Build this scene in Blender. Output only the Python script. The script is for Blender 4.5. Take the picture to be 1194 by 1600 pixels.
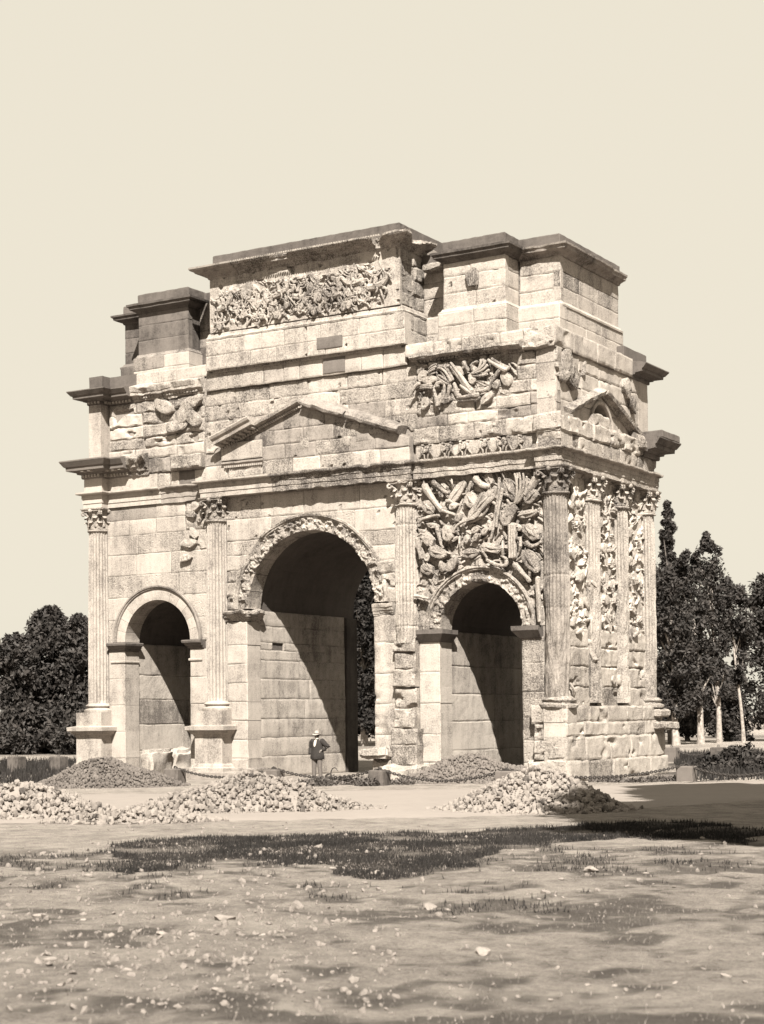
import bpy, math, random
import numpy as np
from mathutils import Vector, Matrix, Euler

# ------------------------------------------------------------------ camera, sky, sun, exposure
scene = bpy.context.scene
for o in list(bpy.data.objects):
    bpy.data.objects.remove(o)
col = scene.collection
R = math.radians

YAW, PITCH, ROLL = -0.540, 0.033, -0.011
CAM = Vector((31.773, -48.321, 1.629))
fwd = Vector((math.sin(YAW) * math.cos(PITCH), math.cos(YAW) * math.cos(PITCH), math.sin(PITCH)))
rgt = Vector((math.cos(YAW), -math.sin(YAW), 0))
upv = rgt.cross(fwd)
rg2 = rgt * math.cos(ROLL) + upv * math.sin(ROLL)
up2 = -rgt * math.sin(ROLL) + upv * math.cos(ROLL)
cd = bpy.data.cameras.new('camera')
cam = bpy.data.objects.new('camera', cd)
col.objects.link(cam)
cam.matrix_world = Matrix(((rg2.x, up2.x, -fwd.x, CAM.x), (rg2.y, up2.y, -fwd.y, CAM.y),
                           (rg2.z, up2.z, -fwd.z, CAM.z), (0, 0, 0, 1)))
cd.sensor_fit = 'HORIZONTAL'
cd.sensor_width = 36.0
cd.lens = 2692.97 / 1194 * 36.0
cd.shift_y = 233.4 / 1194
cd.clip_end = 3000
cd.dof.use_dof = True
cd.dof.focus_distance = 50.0
cd.dof.aperture_fstop = 4.0
scene.camera = cam

SUN_EL, SUN_AZ = 46.0, 32.0          # azimuth from the facade's normal towards the right-hand flank
to_sun = Vector((math.sin(R(SUN_AZ)) * math.cos(R(SUN_EL)), -math.cos(R(SUN_AZ)) * math.cos(R(SUN_EL)), math.sin(R(SUN_EL))))
world = bpy.data.worlds.new('World')
scene.world = world
world.use_nodes = True
wn = world.node_tree
wn.nodes.clear()
sky = wn.nodes.new('ShaderNodeTexSky')
sky.sky_type = 'NISHITA'
sky.sun_disc = False
sky.sun_elevation = R(SUN_EL)
sky.sun_rotation = math.atan2(to_sun.x, to_sun.y)
sky.dust_density = 3.0
bw = wn.nodes.new('ShaderNodeRGBToBW')
tint = wn.nodes.new('ShaderNodeMix'); tint.data_type = 'RGBA'; tint.blend_type = 'MULTIPLY'; tint.inputs[0].default_value = 1
tint.inputs[7].default_value = (1.0, 0.905, 0.70, 1)
mixs = wn.nodes.new('ShaderNodeMix'); mixs.data_type = 'RGBA'; mixs.inputs[0].default_value = 0.97
mixs.inputs[7].default_value = (2.42, 2.25, 1.87, 1)      # even cream of a blue-blind plate
bg = wn.nodes.new('ShaderNodeBackground'); bg.inputs[1].default_value = 0.1
wo = wn.nodes.new('ShaderNodeOutputWorld')
wn.links.new(sky.outputs[0], bw.inputs[0])
wn.links.new(bw.outputs[0], tint.inputs[6])
wn.links.new(tint.outputs[2], mixs.inputs[6])
wn.links.new(mixs.outputs[2], bg.inputs[0])
wn.links.new(bg.outputs[0], wo.inputs[0])

sd = bpy.data.lights.new('sun', 'SUN')
sd.energy = 5.0
sd.angle = R(0.53)
sd.color = (1.0, 0.965, 0.885)
so = bpy.data.objects.new('sun', sd)
col.objects.link(so)
so.rotation_euler = to_sun.to_track_quat('Z', 'Y').to_euler()
scene.view_settings.view_transform = 'Standard'
scene.view_settings.look = 'None'
scene.view_settings.gamma = 1
scene.view_settings.use_curve_mapping = False
scene.view_settings.exposure = 1.80

rnd = random.Random(7)
NR = np.random.RandomState(11)

# ------------------------------------------------------------------ noise
_PT = np.random.RandomState(4).permutation(4096).astype(np.int32)
_PT = np.concatenate([_PT, _PT])
_PV = np.random.RandomState(5).uniform(-1, 1, 8192)

def vn(x, y, z, seed=0):
    """value noise in -1..1"""
    x, y, z = np.broadcast_arrays(np.atleast_1d(np.asarray(x, float)), np.asarray(y, float), np.asarray(z, float))
    ix, iy, iz = np.floor(x), np.floor(y), np.floor(z)
    fx, fy, fz = x - ix, y - iy, z - iz
    fx = fx * fx * (3 - 2 * fx); fy = fy * fy * (3 - 2 * fy); fz = fz * fz * (3 - 2 * fz)
    ix = ix.astype(np.int64); iy = iy.astype(np.int64); iz = iz.astype(np.int64)
    s0 = (int(seed) * 577) & 4095
    z0 = _PT[(iz + s0) & 4095]; z1 = _PT[(iz + 1 + s0) & 4095]
    y0, y1 = iy & 4095, (iy + 1) & 4095; x0, x1 = ix & 4095, (ix + 1) & 4095
    def g(zz, yy): 
        q = _PT[(zz + yy)]
        a = _PV[q + x0]; return a + (_PV[q + x1] - a) * fx
    a = g(z0, y0); a = a + (g(z0, y1) - a) * fy
    b = g(z1, y0); b = b + (g(z1, y1) - b) * fy
    return a + (b - a) * fz

def fbm(x, y, z, seed=0, octv=3, gain=0.5):
    s = 0; a = 1; f = 1; t = 0
    for o in range(octv):
        s = s + a * vn(np.asarray(x) * f, np.asarray(y) * f, np.asarray(z) * f, seed + o * 17)
        t += a; a *= gain; f *= 2.03
    return s / t

# ------------------------------------------------------------------ materials
def nn(nt, t, **kw):
    n = nt.nodes.new(t)
    for k, v in kw.items():
        setattr(n, k, v)
    return n

def ramp(nt, pts):
    r = nn(nt, 'ShaderNodeValToRGB')
    e = r.color_ramp.elements
    while len(e) < len(pts): e.new(0.5)
    for i, (p, c) in enumerate(pts):
        e[i].position = p
        e[i].color = (c[0], c[1], c[2], 1) if not isinstance(c, (int, float)) else (c, c, c, 1)
    return r

def stone_mat(name, light, dark, stain=0.5, grit=0.35, rand=0.25, bump=0.5, scale=1.0, rough=0.95, pit=0.0, lichen=0.06):
    m = bpy.data.materials.new(name); m.use_nodes = True
    nt = m.node_tree; L = nt.links.new
    b = nt.nodes['Principled BSDF']
    b.inputs['Roughness'].default_value = rough
    b.inputs['Specular IOR Level'].default_value = 0.15
    geo = nn(nt, 'ShaderNodeNewGeometry'); oi = nn(nt, 'ShaderNodeObjectInfo')
    mp = nn(nt, 'ShaderNodeMapping'); mp.inputs['Scale'].default_value = (scale,) * 3
    L(geo.outputs['Position'], mp.inputs[0])
    def noise(sc, det, ro=0.6):
        n = nn(nt, 'ShaderNodeTexNoise'); n.inputs['Scale'].default_value = sc; n.inputs['Detail'].default_value = det
        n.inputs['Roughness'].default_value = ro
        L(mp.outputs[0], n.inputs[0]); return n
    big = noise(0.55, 6, 0.65); mid = noise(3.2, 8, 0.72); fin = noise(22, 5, 0.8)
    # vertical streaks of old rain marks
    mp2 = nn(nt, 'ShaderNodeMapping'); mp2.inputs['Scale'].default_value = (2.6 * scale, 2.6 * scale, 0.35 * scale)
    L(geo.outputs['Position'], mp2.inputs[0])
    st = nn(nt, 'ShaderNodeTexNoise'); st.inputs['Scale'].default_value = 1.0; st.inputs['Detail'].default_value = 6
    st.inputs['Roughness'].default_value = 0.7
    L(mp2.outputs[0], st.inputs[0])
    def math_(op, a, bb, clamp=False):
        q = nn(nt, 'ShaderNodeMath', operation=op); q.use_clamp = clamp
        for i, v in enumerate((a, bb)):
            if isinstance(v, (int, float)): q.inputs[i].default_value = v
            else: L(v, q.inputs[i])
        return q.outputs[0]
    s = math_('ADD', math_('MULTIPLY', big.outputs['Fac'], 0.50), math_('MULTIPLY', mid.outputs['Fac'], 0.34))
    s = math_('ADD', s, math_('MULTIPLY', st.outputs['Fac'], 0.44))
    s = math_('ADD', s, math_('MULTIPLY', math_('SUBTRACT', oi.outputs['Random'], 0.5), rand))
    s = math_('ADD', s, math_('MULTIPLY', math_('SUBTRACT', fin.outputs['Fac'], 0.5), grit))
    li = noise(6.5, 9, 0.82)
    lr = ramp(nt, [(0.56, 0.0), (0.66, 1.0)])
    L(li.outputs['Fac'], lr.inputs[0])
    s = math_('ADD', s, math_('MULTIPLY', lr.outputs[0], lichen))
    c0 = 0.672 - 0.16 * (stain - 0.5) * 2
    rp = ramp(nt, [(max(0.02, c0 - 0.14), light), (c0 + 0.02, tuple(0.62 * light[i] + 0.38 * dark[i] for i in range(3))), (min(0.98, c0 + 0.16), dark)])
    L(s, rp.inputs[0])
    L(rp.outputs[0], b.inputs['Base Color'])
    h = math_('ADD', math_('MULTIPLY', mid.outputs['Fac'], 0.5), math_('MULTIPLY', fin.outputs['Fac'], 0.5))
    if pit:
        vo = nn(nt, 'ShaderNodeTexVoronoi'); vo.inputs['Scale'].default_value = 9.0
        L(mp.outputs[0], vo.inputs[0])
        r2 = ramp(nt, [(0.0, 0.0), (0.32, 1.0)])
        L(vo.outputs['Distance'], r2.inputs[0])
        h = math_('ADD', h, math_('MULTIPLY', r2.outputs[0], pit))
    bp = nn(nt, 'ShaderNodeBump'); bp.inputs['Strength'].default_value = bump; bp.inputs['Distance'].default_value = 0.05
    L(h, bp.inputs['Height']); L(bp.outputs[0], b.inputs['Normal'])
    return m

def sep(v, warm=1.0):
    """a sepia tone of about luminance v"""
    k = min(1.0, v / .45)
    return (v * 1.07, v * (0.91 + .055 * k), v * (0.82 + .02 * k))

M = {}
M['restored'] = stone_mat('restored stone', sep(0.282), sep(0.101), stain=0.53, grit=.8, rand=.10, bump=.35, lichen=0.05)
M['worn'] = stone_mat('worn stone', sep(0.282), sep(0.060), stain=0.61, grit=1.0, rand=.16, bump=1.0, pit=.35, lichen=0.16)
M['carved'] = stone_mat('carved stone', sep(0.276), sep(0.060), stain=0.62, grit=.95, rand=.16, bump=1.0, pit=.2, lichen=0.14)
M['pale'] = stone_mat('pale stone', sep(0.301), sep(0.092), stain=0.50, grit=.9, rand=.10, bump=.7, lichen=0.11)
M['mid'] = stone_mat('stained stone', sep(0.216), sep(0.050), stain=0.62, grit=.60, rand=.14, bump=.5, lichen=0.12)
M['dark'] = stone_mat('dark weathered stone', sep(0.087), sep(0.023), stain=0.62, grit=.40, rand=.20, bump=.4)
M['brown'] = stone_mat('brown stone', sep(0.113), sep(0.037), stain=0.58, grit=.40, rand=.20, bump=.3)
M['inner'] = stone_mat('passage stone', sep(.30), sep(.09), stain=0.60, grit=.55, rand=.2, bump=.5, scale=.9, lichen=0.18)
M['vault'] = stone_mat('shade-darkened vault stone', sep(.08), sep(.035), stain=0.50, grit=.45, rand=.2, bump=.5, scale=.9)  # the deep shade of vaults and inner passage faces is put into this colour
M['column'] = stone_mat('stained column stone', sep(0.226), sep(0.046), stain=0.62, grit=.70, rand=.1, bump=.5, lichen=0.12)
M['heap'] = stone_mat('broken road stone', sep(.165), sep(.04), stain=0.48, grit=.4, rand=.35, bump=.3, scale=3)
M['heap_dark'] = stone_mat('grey broken stone', sep(0.104), sep(0.022), stain=0.58, grit=.3, rand=.55, bump=.3, scale=3)
M['rock'] = stone_mat('field stone', sep(0.188), sep(0.101), stain=0.45, grit=.4, rand=.25, bump=.4, scale=3)
M['pebble'] = stone_mat('pebbles', sep(.155), sep(0.078), stain=0.5, grit=.4, rand=0, bump=.3, scale=4)
M['bollard'] = stone_mat('bollard stone', sep(0.103), sep(0.037), stain=0.5, grit=.5, rand=.2, bump=.4, scale=3)

def plain(name, c, rough=.9, var=.35, sc=8.0):
    m = bpy.data.materials.new(name); m.use_nodes = True
    nt = m.node_tree; b = nt.nodes['Principled BSDF']
    b.inputs['Roughness'].default_value = rough
    b.inputs['Specular IOR Level'].default_value = 0.2
    geo = nn(nt, 'ShaderNodeNewGeometry')
    n = nn(nt, 'ShaderNodeTexNoise'); n.inputs['Scale'].default_value = sc; n.inputs['Detail'].default_value = 4
    nt.links.new(geo.outputs['Position'], n.inputs[0])
    r = ramp(nt, [(.3, tuple(x * (1 - var) for x in c)), (.7, tuple(x * (1 + var) for x in c))])
    nt.links.new(n.outputs['Fac'], r.inputs[0]); nt.links.new(r.outputs[0], b.inputs['Base Color'])
    return m
M['leaf'] = plain('dark foliage', sep(0.024), .7, .5, 1.2)
M['leaf_deep'] = plain('darker foliage', sep(.016), .8, .5, 1.2)  # darker leaf colour for the trees seen through the central passage
M['leaf2'] = plain('lighter foliage', sep(0.068), .7, .5, 1.2)
M['bark'] = plain('pale bark', sep(0.204), .9, .4, 6)
M['bark2'] = plain('dark bark', sep(0.082), .9, .4, 6)
M['grass_dark'] = plain('dark grass', sep(0.016), .8, .5, 1.5)
M['grass_dry'] = plain('dry grass', sep(0.12), .8, .45, 1.2)
M['iron'] = plain('iron', sep(0.031), .6, .3, 20)
M['cloth_dark'] = plain('dark cloth', sep(.02), .9, .25, 30)
M['cloth_mid'] = plain('grey trouser cloth', sep(.085), .9, .2, 30)
M['linen'] = plain('linen', sep(0.442), .9, .1, 30)
M['felt'] = plain('hat felt', sep(.24), .9, .1, 30)
M['felt_dark'] = plain('hat band', sep(0.034), .9, .1, 30)
M['skin'] = plain('sunburnt skin', sep(0.116), .7, .1, 30)
M['hair'] = plain('hair', sep(0.027), .7, .2, 60)
M['leather'] = plain('boot leather', sep(0.041), .6, .2, 30)

# ------------------------------------------------------------------ mesh helpers
def link(o, parent=None):
    col.objects.link(o)
    if parent is not None:
        o.parent = parent
    return o

def mk(name, V, F, mat, parent=None, smooth=False):
    me = bpy.data.meshes.new(name)
    V = np.asarray(V, dtype=np.float32)
    if isinstance(F, np.ndarray):
        k = F.shape[1]
        me.vertices.add(len(V)); me.vertices.foreach_set('co', V.ravel())
        me.loops.add(F.size); me.loops.foreach_set('vertex_index', F.astype(np.int32).ravel())
        me.polygons.add(len(F)); me.polygons.foreach_set('loop_start', np.arange(0, F.size, k, dtype=np.int32))
        me.update(calc_edges=True); me.validate()
    else:
        me.from_pydata(V.tolist(), [], [tuple(int(i) for i in f) for f in F])
        me.update()
    if smooth:
        me.polygons.foreach_set('use_smooth', np.ones(len(me.polygons), dtype=bool))
        if len(V) < 60000: me.set_sharp_from_angle(angle=R(32))
    if mat is not None:
        me.materials.append(M[mat] if isinstance(mat, str) else mat)
    o = bpy.data.objects.new(name, me)
    return link(o, parent)

def empty(name, loc=(0, 0, 0), parent=None):
    o = bpy.data.objects.new(name, None); o.location = loc
    return link(o, parent)

def tag(o, label=None, cat=None, group=None, kind=None):
    if label: o['label'] = label
    if cat: o['category'] = cat
    if group: o['group'] = group
    if kind: o['kind'] = kind
    return o

class MB:
    def __init__(s): s.V = []; s.F = []; s.n = 0
    def add(s, V, F):
        V = np.asarray(V, float)
        s.V.append(V); s.F += [tuple(int(i) + s.n for i in f) for f in F]; s.n += len(V)
    def verts(s): return np.concatenate(s.V)
    def erode(s, amp, sc, seed=0, octv=3):
        P = s.verts()
        d = np.stack([fbm(P[:, 0] * sc + k * 31.7, P[:, 1] * sc, P[:, 2] * sc, seed + k, octv) for k in range(3)], 1)
        s.V = [P + d * amp]
    def build(s, name, mat, parent=None, smooth=False):
        return mk(name, s.verts(), s.F, mat, parent, smooth)

def boxVF(x0, x1, y0, y1, z0, z1):
    V = [(x0, y0, z0), (x1, y0, z0), (x1, y1, z0), (x0, y1, z0), (x0, y0, z1), (x1, y0, z1), (x1, y1, z1), (x0, y1, z1)]
    F = [(0, 3, 2, 1), (4, 5, 6, 7), (0, 1, 5, 4), (1, 2, 6, 5), (2, 3, 7, 6), (3, 0, 4, 7)]
    return V, F

def grid_faces(nu, nv, off=0, wrap=False):
    i, j = np.meshgrid(np.arange(nu - (0 if wrap else 1)), np.arange(nv - 1), indexing='ij')
    i2 = (i + 1) % nu
    return np.stack([off + i * nv + j, off + i2 * nv + j, off + i2 * nv + j + 1, off + i * nv + j + 1], -1).reshape(-1, 4)

class Frame:
    """a wall plane: u runs along it, z up, n outwards"""
    def __init__(s, O, eu, en):
        s.O = np.array(O, float); s.eu = np.array(eu, float); s.en = np.array(en, float)
    def __call__(s, u, z, n):
        u, z, n = np.broadcast_arrays(np.asarray(u, float), np.asarray(z, float), np.asarray(n, float))
        return s.O + u[..., None] * s.eu + n[..., None] * s.en + z[..., None] * np.array([0, 0, 1.0])
HX, DY = 9.135, 7.1                       # corner column axes
FRONT = Frame((0, 0, 0), (1, 0, 0), (0, -1, 0))
SIDE = Frame((HX, 0, 0), (0, 1, 0), (1, 0, 0))
BACK = Frame((0, DY, 0), (-1, 0, 0), (0, 1, 0))
LEFT = Frame((-HX, DY, 0), (0, -1, 0), (-1, 0, 0))

_seed = [100]
def sd_():
    _seed[0] += 1
    return _seed[0]

def block(fr, u0, u1, z0, z1, n0, wear, mat, parent, low=None, high=None, depth=0.22, name='stone_block', res=None, gap=0.003, pits=0.0, bulge=0.0, slope=None):
    """one ashlar block of a wall: worn front grid with skirts into the wall"""
    res = res or ((0.30 if not pits else .06) if wear < 0.13 else (0.085 if wear < 0.5 else 0.055))
    seed = sd_()
    a, b, c, d = u0 + gap, u1 - gap, z0 + gap, z1 - gap
    if low is not None or high is not None:
        res = min(res, 0.12)
    nu = max(4, int(math.ceil((b - a) / res)) + 1)
    us = np.linspace(a, b, nu)
    zl = np.full(nu, c) if low is None else np.maximum(c, low(us) + gap)
    zh = np.full(nu, d) if high is None else np.minimum(d, high(us) - gap)
    ok = (zh - zl) > 0.05
    segs = []; cur = []
    for i in range(nu):
        if ok[i]: cur.append(i)
        elif cur: segs.append(cur); cur = []
    if cur: segs.append(cur)
    out = None
    for sg in segs:
        if len(sg) < 2: continue
        # let the ends run on to the curve
        uu, ll, hh = us[sg], zl[sg], zh[sg]
        n_u = len(uu)
        n_v = max(4, int(math.ceil(float((hh - ll).max()) / res)) + 1)
        # extra rows near the edge so the arris rounds over a short distance
        t = np.linspace(0, 1, n_v); e = min(0.18, 0.03 / max(.1, float((hh - ll).max())) * (1 + 3 * wear))
        t = np.unique(np.concatenate([t, [e, 1 - e]])); n_v = len(t)
        eu = (0.025 + .08 * wear)
        if uu[-1] - uu[0] > 4 * eu:
            ui = np.unique(np.concatenate([uu, [uu[0] + eu, uu[-1] - eu]]))
            ll = np.interp(ui, uu, ll); hh = np.interp(ui, uu, hh); uu = ui; n_u = len(uu)
        U = np.repeat(uu[:, None], n_v, 1)
        Z = ll[:, None] + (hh - ll)[:, None] * t[None, :]
        du = np.minimum(U - uu[0], uu[-1] - U); dz = np.minimum(Z - ll[:, None], hh[:, None] - Z)
        w = 0.016 + 0.055 * wear
        ed = np.minimum(du, dz)
        drop = (np.clip(1 - ed / w, 0, 1) ** 1.6) * (0.007 + 0.05 * wear)
        wob = fbm(U * 2.2, Z * 2.2, seed * 1.3, 3, 2)
        drop = drop * (0.8 + 0.9 * np.abs(wob))
        N = n0 + (rnd.random() - .5) * (0.012 + 0.06 * wear) - drop
        N = N + fbm(U * 3.0, Z * 3.0, seed * 0.7, 5, 5, .62) * (0.004 + 0.085 * wear) + bulge * np.sin(np.pi * (U - uu[0]) / max(.01, uu[-1] - uu[0])) * np.sin(np.pi * t)[None, :]
        if wear > .3:
            hol = fbm(U * 1.7 + 9, Z * 2.6, seed * .31, 9, 3)
            N = N - np.clip((hol - .27) * 4.5, 0, 1) * 0.20 * wear
        if pits:
            p = vn(U * 6.3, Z * 6.3, seed + .5, 21)
            N = N - np.clip((p - (.80 - pits * .35)) * 8, 0, 1) * 0.14
        if slope is not None: N = N + slope * (1 - t)[None, :]
        jit = 0.010 + .03 * wear
        Uw = U + vn(U * 3.1, Z * 3.1, seed, 41) * jit; Zw = Z + vn(U * 3.1, Z * 3.1, seed, 42) * jit
        V = fr(Uw, Zw, N).reshape(-1, 3)
        F = grid_faces(n_u, n_v).tolist()
        # skirt
        ring = [i * n_v for i in range(n_u)] + [(n_u - 1) * n_v + j for j in range(1, n_v)] + [i * n_v + n_v - 1 for i in range(n_u - 2, -1, -1)] + [j for j in range(n_v - 2, 0, -1)]
        Ur = Uw.reshape(-1)[ring]; Zr = Zw.reshape(-1)[ring]
        Vb = fr(Ur, Zr, np.full(len(ring), -depth + min(0, n0)))
        base = len(V)
        k = len(ring)
        for q in range(k):
            F.append((ring[(q + 1) % k], ring[q], base + q, base + (q + 1) % k))
        out = mk(name, np.concatenate([V, Vb]), F, mat, parent, smooth=wear > .25)
    return out

def course(fr, u0, u1, z0, z1, n0, wear, mat, parent, bl=1.3, low=None, high=None, jitter=.35, mats=None, skip=None, **kw):
    """one row of blocks"""
    n = max(1, int(round((u1 - u0) / bl)))
    cuts = [u0] + [u0 + (u1 - u0) * (i + (rnd.random() - .5) * jitter) / n for i in range(1, n)] + [u1]
    for i in range(n):
        m = mat if not mats else rnd.choice(mats)
        if skip and skip(.5 * (cuts[i] + cuts[i + 1]), .5 * (z0 + z1)): continue
        block(fr, cuts[i], cuts[i + 1], z0, z1, n0, wear * rnd.uniform(.7, 1.25), m, parent, low=low, high=high, **kw)

def rows(fr, u0, u1, zs, n0, wear, mat, parent, **kw):
    for a, b in zip(zs[:-1], zs[1:]):
        course(fr, u0, u1, a, b, n0, wear, mat, parent, **kw)

def sweep(path, prof, step=None, closed=False, erode=0.0, chip=0.0, esc=3.0, capends=True):
    """moulding: prof (out, z) carried along a plan path, mitred, outside on the right of travel"""
    P = [Vector((p[0], p[1])) for p in path]
    pts = []
    n = len(P)
    for i in range(n):
        def nrm(a, b):
            d = (b - a).normalized(); return Vector((d.y, -d.x))
        if i == 0 and not closed: m = nrm(P[0], P[1])
        elif i == n - 1 and not closed: m = nrm(P[-2], P[-1])
        else:
            n1 = nrm(P[i - 1], P[i]); n2 = nrm(P[i], P[(i + 1) % n])
            m = (n1 + n2) / max(.15, 1 + n1.dot(n2))
        pts.append((P[i], m))
    if step:
        q = [pts[0]]
        for i in range(n - 1):
            L = (P[i + 1] - P[i]).length; k = max(1, int(L / step))
            for j in range(1, k + 1):
                t = j / k
                if j == k: q.append(pts[i + 1])
                else:
                    m1, m2 = pts[i][1], pts[i + 1][1]
                    d = (P[i + 1] - P[i]).normalized(); nr = Vector((d.y, -d.x))
                    # blend so mitres stay exact: keep the offset plane straight
                    a0 = m1 - nr; a1 = m2 - nr
                    q.append((P[i].lerp(P[i + 1], t), nr + a0 * (1 - t) + a1 * t))
        pts = q
    pr = np.array(prof, float)
    V = np.zeros((len(pts), len(pr), 3))
    for i, (p, m) in enumerate(pts):
        V[i, :, 0] = p.x + m.x * pr[:, 0]; V[i, :, 1] = p.y + m.y * pr[:, 0]; V[i, :, 2] = pr[:, 1]
    if erode:
        s = sd_()
        base = V.copy()
        for k in range(3):
            V[..., k] += fbm(base[..., 0] * esc + k * 9, base[..., 1] * esc, base[..., 2] * esc, s + k, 3) * erode
        if chip:
            c = np.clip(fbm(base[..., 0] * 1.3, base[..., 1] * 1.3, base[..., 2] * .8, s + 7, 3) * 2.2 - .25, 0, 1)[..., None]
            core = np.stack([np.array([p.x, p.y]) for p, m in pts])[:, None, :]
            V[..., :2] = V[..., :2] * (1 - c * chip) + core * (c * chip)
    F = grid_faces(len(pts), len(pr)).tolist()
    F = [tuple(f) for f in F]
    if capends and not closed:
        F.append(tuple(range(len(pr)))[::-1]); F.append(tuple((len(pts) - 1) * len(pr) + j for j in range(len(pr))))
    return V.reshape(-1, 3), F

def tubeVF(pts, rad, seg=8, flat=1.0, en=None):
    """tapered tube through 3D points with rounded ends"""
    P = np.array(pts, float); n = len(P)
    rad = np.array(rad if hasattr(rad, '__len__') else [rad] * n, float)
    T = np.gradient(P, axis=0); T /= np.linalg.norm(T, axis=1)[:, None] + 1e-9
    ref = np.array(en if en is not None else (0.3, 0.2, 1.0), float)
    rings = []; 
    P2 = np.concatenate([[P[0] - T[0] * rad[0] * .5], P, [P[-1] + T[-1] * rad[-1] * .5]])
    R2 = np.concatenate([[rad[0] * .45], rad, [rad[-1] * .45]]); T2 = np.concatenate([[T[0]], T, [T[-1]]])
    for p, t, r in zip(P2, T2, R2):
        a = np.cross(t, ref); 
        if np.linalg.norm(a) < 1e-3: a = np.cross(t, np.array([1., 0, .1]))
        a /= np.linalg.norm(a); b = np.cross(a, t)
        ang = np.linspace(0, 2 * np.pi, seg, endpoint=False)
        rings.append(p + r * (np.cos(ang)[:, None] * a + flat * np.sin(ang)[:, None] * b))
    V = np.concatenate(rings)
    m = len(P2); F = []
    for i in range(m - 1):
        for j in range(seg):
            j2 = (j + 1) % seg
            F.append((i * seg + j, i * seg + j2, (i + 1) * seg + j2, (i + 1) * seg + j))
    F.append(tuple(range(seg))[::-1]); F.append(tuple((m - 1) * seg + j for j in range(seg)))
    return V, F

def tube_in(fr, uzn, rad, seg=8, flat=1.0):
    return tubeVF([fr(u, z, n) for u, z, n in uzn], rad, seg, flat, fr.en)

def domeVF(fr, u, z, n, L, W, th, ang, nr=5, ns=18, boss=.0, hexa=False, rim=.012):
    """shield lying against the wall: long axis L at ang degrees from u, width W"""
    ca, sa = math.cos(R(ang)), math.sin(R(ang))
    V = [fr(u, z, n + th + boss)]
    prof = [(0.14, th + boss * .8), (0.20, th * .98), (0.40, th * .99), (0.55, th * .97), (0.68, th * .95), (0.80, th * .90), (0.90, th * .88), (0.91, th * .80), (0.99, th * .76), (1.0, th * .55), (1.0, th * .1), (.98, -.12)]
    for (r, h) in prof:
        for k in range(ns):
            a = 2 * math.pi * k / ns
            c, s = math.cos(a), math.sin(a)
            if hexa:
                q = max(abs(c) * .9 + abs(s) * .35, abs(s) * 1.0); c, s = c / q, s / q
            x, y = c * L / 2 * r, s * W / 2 * r
            V.append(fr(u + x * ca - y * sa, z + x * sa + y * ca, n + h))
    F = [(0, 1 + k, 1 + (k + 1) % ns) for k in range(ns)]
    for i in range(len(prof) - 1):
        for k in range(ns):
            k2 = (k + 1) % ns
            F.append((1 + i * ns + k, 1 + (i + 1) * ns + k, 1 + (i + 1) * ns + k2, 1 + i * ns + k2))
    return np.array([np.asarray(v).reshape(3) for v in V]), F

def stamps(U, Z, rng, items):
    """carved relief: overlapping shields, bars, horns and limbs cut in low steps"""
    H = np.zeros(U.shape)
    for (u, z, L_, W_, a, h, kind) in items:
        ca, sa = math.cos(a), math.sin(a)
        x = (U - u) * ca + (Z - z) * sa; y = -(U - u) * sa + (Z - z) * ca
        if kind == 3: y = y - .9 * W_ * ((x / L_) ** 2 - .4) * 2.0        # bent horn or limb
        X_, Y_ = np.abs(x) / L_, np.abs(y) / W_
        if kind == 0: r_ = np.sqrt(X_ ** 2 + Y_ ** 2)
        elif kind == 1: r_ = np.maximum(np.maximum(X_ * .9 + Y_ * .35, Y_), X_ * .98)
        else: r_ = (X_ ** 5 + Y_ ** 3) ** .2
        c = np.clip((1 - r_) * 7, 0, 1) * h * (1 - .22 * np.minimum(1, r_) ** 2)
        if kind in (0, 1):
            c = c + (r_ < 1) * (.030 * np.exp(-(y / (.14 * W_)) ** 2) + .018 * np.exp(-((r_ - .86) / .06) ** 2))
        elif kind == 2:
            c = c - (r_ < 1) * .014 * (np.sin(y / W_ * 9) > .3)
        H = np.maximum(H, c)
    return H
def stamp_list(rng, n, u0, u1, z0, z1, s0, s1, h0, h1, thin=.5):
    out = []
    for i in range(n):
        k = rng.choice((0, 1, 2, 2, 3, 3)); L_ = rng.uniform(s0, s1)
        W_ = L_ * (rng.uniform(.42, .7) if k < 2 else rng.uniform(.12, .26)) 
        if k >= 2: L_ *= 1.3
        out.append((rng.uniform(u0, u1), rng.uniform(z0, z1), L_, W_, rng.uniform(0, math.pi), rng.uniform(h0, h1), k))
    return out

def relief_sheet(fr, u0, u1, z0, z1, hf, res, mat, parent, name, depth=.2, low=None):
    nu = int((u1 - u0) / res) + 2; nv = int((z1 - z0) / res) + 2
    us = np.linspace(u0, u1, nu); 
    zl = np.full(nu, z0) if low is None else np.minimum(z1 - .02, np.maximum(z0, low(us)))
    t = np.linspace(0, 1, nv)
    U = np.repeat(us[:, None], nv, 1); Z = zl[:, None] + (z1 - zl)[:, None] * t
    N = hf(U, Z)
    V = fr(U, Z, N).reshape(-1, 3)
    F = grid_faces(nu, nv).tolist()
    ring = [i * nv for i in range(nu)] + [(nu - 1) * nv + j for j in range(1, nv)] + [i * nv + nv - 1 for i in range(nu - 2, -1, -1)] + [j for j in range(nv - 2, 0, -1)]
    Vb = fr(U.reshape(-1)[ring], Z.reshape(-1)[ring], np.full(len(ring), -depth))
    k = len(ring); base = len(V)
    for q in range(k):
        F.append((ring[(q + 1) % k], ring[q], base + q, base + (q + 1) % k))
    return mk(name, np.concatenate([V, Vb]), F, mat, parent, smooth=True)

# ------------------------------------------------------------------ the arch
GZ = -0.38
arch = empty('triumphal_arch')
tag(arch, 'weathered Roman triumphal arch with three vaulted passages, columns and carved attic', 'monument')

RM, SM_ = 2.54, 5.44              # central arch: radius, springing height
RS, SS_, XS = 1.46, 4.46, 6.46    # side arches: radius, springing height, axis

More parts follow.
